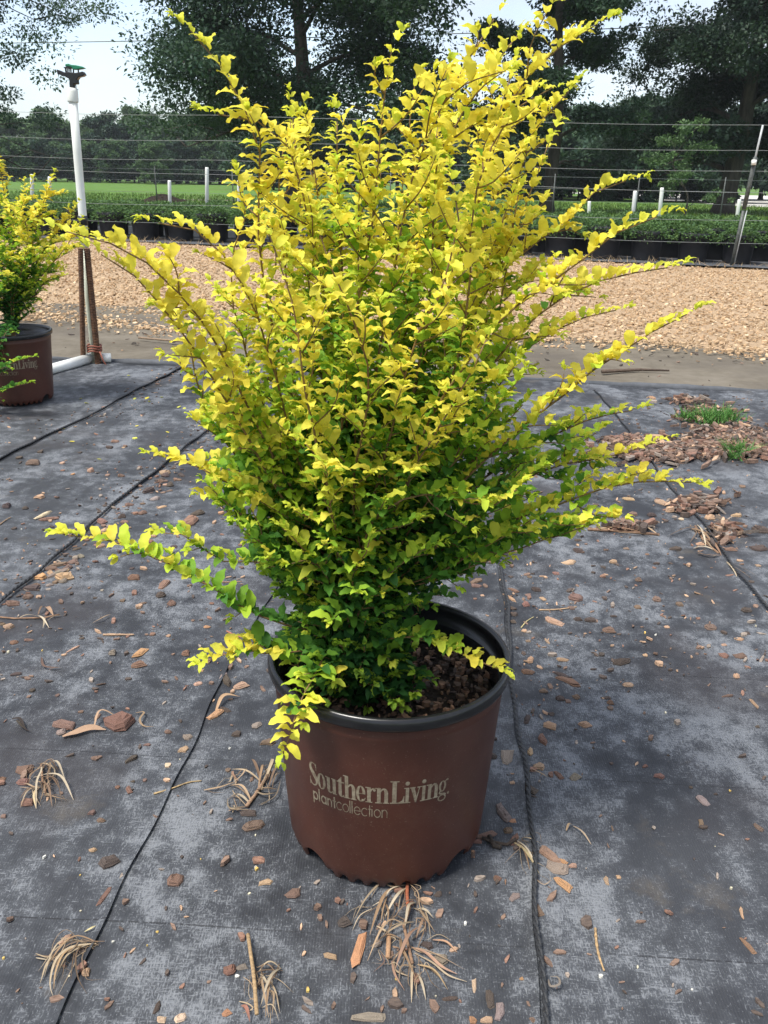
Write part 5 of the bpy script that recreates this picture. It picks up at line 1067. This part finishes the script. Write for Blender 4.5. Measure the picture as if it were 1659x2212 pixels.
# ------------------------------------------------------------------ grass and weeds
def blades(name, P, h, w, pal, label, lean=.35, m_=M_TREE):
    n = len(P); a = RNG.uniform(0, 2*math.pi, n); d = np.stack([np.cos(a), np.sin(a), 0*a], 1); ln = RNG.normal(0, lean, (n, 2)); H_ = h*RNG.uniform(.6, 1.3, n)
    p0 = P-d*w/2; p1 = P+d*w/2; tip = P+np.stack([ln[:, 0]*H_, ln[:, 1]*H_, H_], 1); V = np.stack([p0, p1, tip], 1).reshape(-1, 3)
    me = npmesh(name, V, [np.arange(3*n).reshape(-1, 3)], m_, False, np.repeat(pal, 3, 0)); o = mobj(name, me); tag(o, label, kind='stuff'); return o
n = 42000; y_ = 17.6+RNG.random(n)**1.6*30; x_ = RNG.uniform(-.55, .55, n)*y_
blades('field_grass', np.stack([x_, y_, 0*x_-.035], 1), .11, .05, pick([(.075, .14, .025), (.10, .18, .03), (.14, .20, .05)], n), 'short green grass of the field beyond the pots')
def weed(cx, cy, sx, sy, n, h, label):
    P = np.array([g(random.gauss(cx, sx), random.gauss(cy, sy)) for _ in range(n)]); P[:, 2] = zc(P[:, 0], P[:, 1])+.01
    root = empty('weed_plant', (0, 0, 0)); o = blades('leaves', P, h, .007, pick([(.07, .19, .035), (.11, .24, .05), (.05, .13, .03)], n), label, .8); del o['label']; c = P.mean(0); root.location = [float(v) for v in c]; o.parent = root; o.location = [-float(v) for v in c]; tag(root, label, 'weed')
weed(1545, 915, 22, 6, 380, .05, 'patch of green weeds at the back right of the cloth'); weed(1588, 990, 12, 7, 160, .045, 'small green weed growing in the bark heap at right'); weed(1480, 910, 10, 4, 90, .035, 'sparse low weed left of the green patch at right')
P = band(500, lambda x: chf(x)-.25, lambda x: chf(x)+.15, -6, 6); blades('straw', np.column_stack([P, np.full(len(P), .01)]), .07, .012, pick([(.4, .3, .18), (.3, .22, .13)], len(P)), 'dry straw at the far edge of the wood chips', 1.2)

# ------------------------------------------------------------------ trees
TRI = (np.array([(0, 0, 0), (.5, .28, .06), (1, 0, -.05), (.5, -.28, .06)]), np.array([(0, 3, 2, 1)]))
def make_tree(seed, H_, cr_, base, clumps, per, leaf, trunk_r, tones, spread=.5, limbs=12, droop=0., flat_=.75, top=1.0, cl=1.0):
    r = np.random.default_rng(seed); tb = MB()
    tp = [(0, 0, -.1), (0, 0, .15), (r.normal(0, .12), r.normal(0, .12), H_*.25), (r.normal(0, .25), r.normal(0, .25), H_*.55), (r.normal(0, .4), r.normal(0, .4), H_*.88)]
    Q, _ = smooth_poly(tp, 22); tb.tube(Q, [trunk_r*(1.45 if i == 0 else 1.12 if i == 1 else 1)*(1-.85*i/21) for i in range(22)], 12)
    ctr = []
    for k in range(limbs):
        f = .16+.8*(k+r.random()*.7)/limbs; f = max(f, base/H_*.85); i = min(21, int(f*21)); p = Q[i]; az = k*2.4+r.normal(0, .35); rise = .1+.75*(f)**1.2
        rl = cr_*math.sqrt(max(.08, 1-((f-.42)/.62)**2))*r.uniform(.8, 1.08); d = np.array([math.cos(az), math.sin(az), 0])
        e = p+d*rl+np.array([0, 0, rise*rl*.55-droop*rl]); m1 = p+d*rl*.45+np.array([0, 0, rise*rl*.35+.2]); q, _ = smooth_poly([p, m1, e], 12); tb.tube(q, [trunk_r*.34*(1-f*.6)*(1-.82*j/11) for j in range(12)], 7)
        for j in range(6):
            b0 = q[min(11, 3+int(j*1.6))]; a2 = az+r.choice([-1, 1])*r.uniform(.4, 1.3); l2 = rl*r.uniform(.22, .5); e2 = b0+np.array([math.cos(a2)*l2, math.sin(a2)*l2, r.normal(.15, .3)*l2-droop*l2])
            tb.tube([b0, (b0+e2)/2+np.array([0, 0, .1*l2]), e2], [trunk_r*.10, trunk_r*.07, trunk_r*.03], 5); ctr += [e2, (b0+e2)/2, (b0+2*e2)/3]
        ctr.append(e)
    ctr = np.array(ctr); pickc = ctr[r.integers(0, len(ctr), clumps)]+r.normal(0, 1, (clumps, 3))*cr_*np.array([.10, .10, .07])
    pickc = pickc[pickc[:, 2] > base]; nc = len(pickc); cs = cr_*r.uniform(.06, .16, nc)*cl
    own = np.repeat(np.arange(nc), per); n = len(own); off = r.normal(0, 1, (n, 3)); off /= np.linalg.norm(off, axis=1)[:, None]; off *= (r.random(n)**.45)[:, None]*cs[own][:, None]*np.array([1.25, 1.25, flat_])
    P = pickc[own]+off; A = off/np.linalg.norm(off, axis=1)[:, None]+r.normal(0, .6, (n, 3)); A /= np.linalg.norm(A, axis=1)[:, None]; Nn = r.normal(0, .5, (n, 3))+np.array([0, 0, .9]); Nn -= A*(A*Nn).sum(1)[:, None]; Nn /= np.linalg.norm(Nn, axis=1)[:, None]
    V, F_, ow = leaf_cloud([TRI], P, A, Nn, leaf*r.uniform(.6, 1.35, n)); tn = np.array(tones)[r.integers(0, len(tones), nc)]*r.uniform(.75, 1.25, (nc, 1)); cc = tn[own][ow]
    return tb.mesh('trunk', M_TRUNK), npmesh('crown', V, [F_], M_TREE, True, cc)
DK = [(.030, .062, .036), (.040, .078, .040), (.052, .096, .044), (.036, .070, .044)]
MD = [(.07, .13, .05), (.085, .15, .055), (.10, .17, .06)]
def tree(meshes, loc, rz, sc, label, group=None, cat='tree'):
    o = empty('tree', loc, rz); o.scale = sc if hasattr(sc, '__len__') else (sc,)*3; tag(o, label, cat, group); mobj('trunk', meshes[0], o); mobj('crown', meshes[1], o); return o
def gx(px, Y): return float(at(px, 385, Y)[0])
OAK1 = make_tree(3, 12.5, 5.2, 2.5, 2200, 88, .135, .34, DK, limbs=17, droop=.12)
tree(OAK1, (gx(635, 31), 31, -.03), .6, 1, 'largest dark oak, spreading over the sky behind the shrub top, trunk hidden')
OAK2 = make_tree(5, 12, 2.7, 2.5, 850, 88, .13, .24, DK, limbs=15, droop=.05)
tree(OAK2, (gx(1185, 31.5), 31.5, -.03), 1.2, 1, 'dark tree with the thinner trunk, just right of the yellow shrub')
OAK3 = make_tree(8, 12.5, 3.5, 2.0, 1700, 88, .135, .36, [(.024, .046, .030), (.030, .056, .034), (.040, .070, .038)], limbs=18, droop=.16)
tree(OAK3, (gx(1572, 33), 33, -.03), 2.2, 1, 'very dark broad tree with the thickest visible trunk, at right')
tree(OAK3, (gx(1790, 35), 35, -.03), 4.0, 1.05, 'very dark tree filling the upper right corner, trunk outside the frame')
OAK4 = make_tree(13, 12, 5.2, 2.7, 620, 150, .10, .26, DK, limbs=17, droop=.24, cl=.7)
tree(OAK4, (gx(-330, 21), 21, -.03), .5, .78, 'tree hanging its branches into the top left corner')
SAP = make_tree(21, 3.1, .95, .6, 150, 34, .085, .035, MD, limbs=9)
tree(SAP, (gx(1490, 27), 27, -.03), 0, .95, 'small pale green young tree in front of the thick dark trunk')
FAR = [make_tree(30+k, 10.5, 3.6, .5, 700, 34, .42, .25, [MD, MD+DK[:1], DK, MD][k], limbs=14) for k in range(4)]
def farline(spec, Y0, label, grp, seed):
    r = random.Random(seed)
    for (px, top) in spec:
        Y = Y0*r.uniform(.93, 1.08); h = at(px, top, Y)[2]; k = r.randrange(4) if seed != 3 else 2; s_ = h/10.6
        tree(FAR[k], (gx(px, Y), Y, -.03), r.uniform(0, 6.28), (s_*r.uniform(.9, 1.15), s_*r.uniform(.9, 1.15), s_), label+', '+zone(px), grp)
farline([(-40, 235), (10, 232), (48, 245), (85, 262), (118, 226), (150, 262), (182, 272), (212, 250), (245, 240), (275, 262), (305, 222), (340, 238), (372, 246), (405, 236), (440, 222), (475, 238), (510, 228), (560, 235)], 118, 'tree in the distant green treeline at left', 'distant treeline at left', 1)
farline([(-70, 290), (-10, 300), (30, 290), (75, 305), (120, 300), (160, 308), (205, 300), (250, 296), (290, 305), (335, 300), (380, 296), (430, 300), (480, 290), (530, 296)], 100, 'lower rounded tree fronting the distant left treeline', 'front of the distant treeline at left', 5)
farline([(600, 230), (660, 250), (720, 235), (790, 240), (860, 230), (930, 240), (1000, 232), (1060, 245), (1100, 238)], 82, 'tree of the dark middle wood', 'dark wood behind the shrub', 2)
farline([(1130, 240), (1180, 225), (1235, 215), (1290, 235), (1335, 215), (1380, 200), (1425, 190), (1480, 215), (1530, 205), (1590, 215), (1650, 210), (1710, 220), (1760, 200)], 66, 'tree of the dark right hand wood', 'dark wood at right', 3)
UND = make_tree(50, 3.4, 2.6, .05, 210, 36, .30, .06, DK, limbs=9)
for k, px in enumerate(range(1090, 1760, 42)):
    if 1560 < px < 1700: continue
    Y = 56+random.uniform(-2, 2); tree(UND, (gx(px+random.uniform(-8, 8), Y), Y, -.03), k*1.3, random.uniform(.8, 1.1), 'dark bush at the foot of the right wood, '+zone(px), 'bushes at the foot of the right wood', 'bush')
for k, px in enumerate(range(-60, 1090, 52)):
    Y = 104+random.uniform(-3, 3) if px < 560 else 72; tree(UND, (gx(px+random.uniform(-8, 8), Y), Y, -.03), k*1.7, random.uniform(.8, 1.2), 'dark bush at the foot of the far treeline, '+zone(px), 'bushes at the foot of the far treeline', 'bush')
# light summer haze between the camera and the far trees
m = bpy.data.materials.new('summer_haze'); m.use_nodes = True; t = m.node_tree; t.nodes.remove(t.nodes['Principled BSDF'])
pv = N(t, 'ShaderNodeVolumePrincipled'); pv.inputs['Color'].default_value = (.86, .93, 1, 1); pv.inputs['Density'].default_value = .0004; t.links.new(pv.outputs[0], t.nodes['Material Output'].inputs['Volume'])
mb = MB(); mb.box((0, 85, 9), (260, 190, 21)); hz_ = mb.build('haze', m, smooth=False); tag(hz_, kind='stuff')
print('leaves', NL, 'chips', chip_count, 'tris', sum(sum(len(p.vertices)-2 for p in m.polygons) for m in bpy.data.meshes if m.users and len(m.polygons) < 1) )
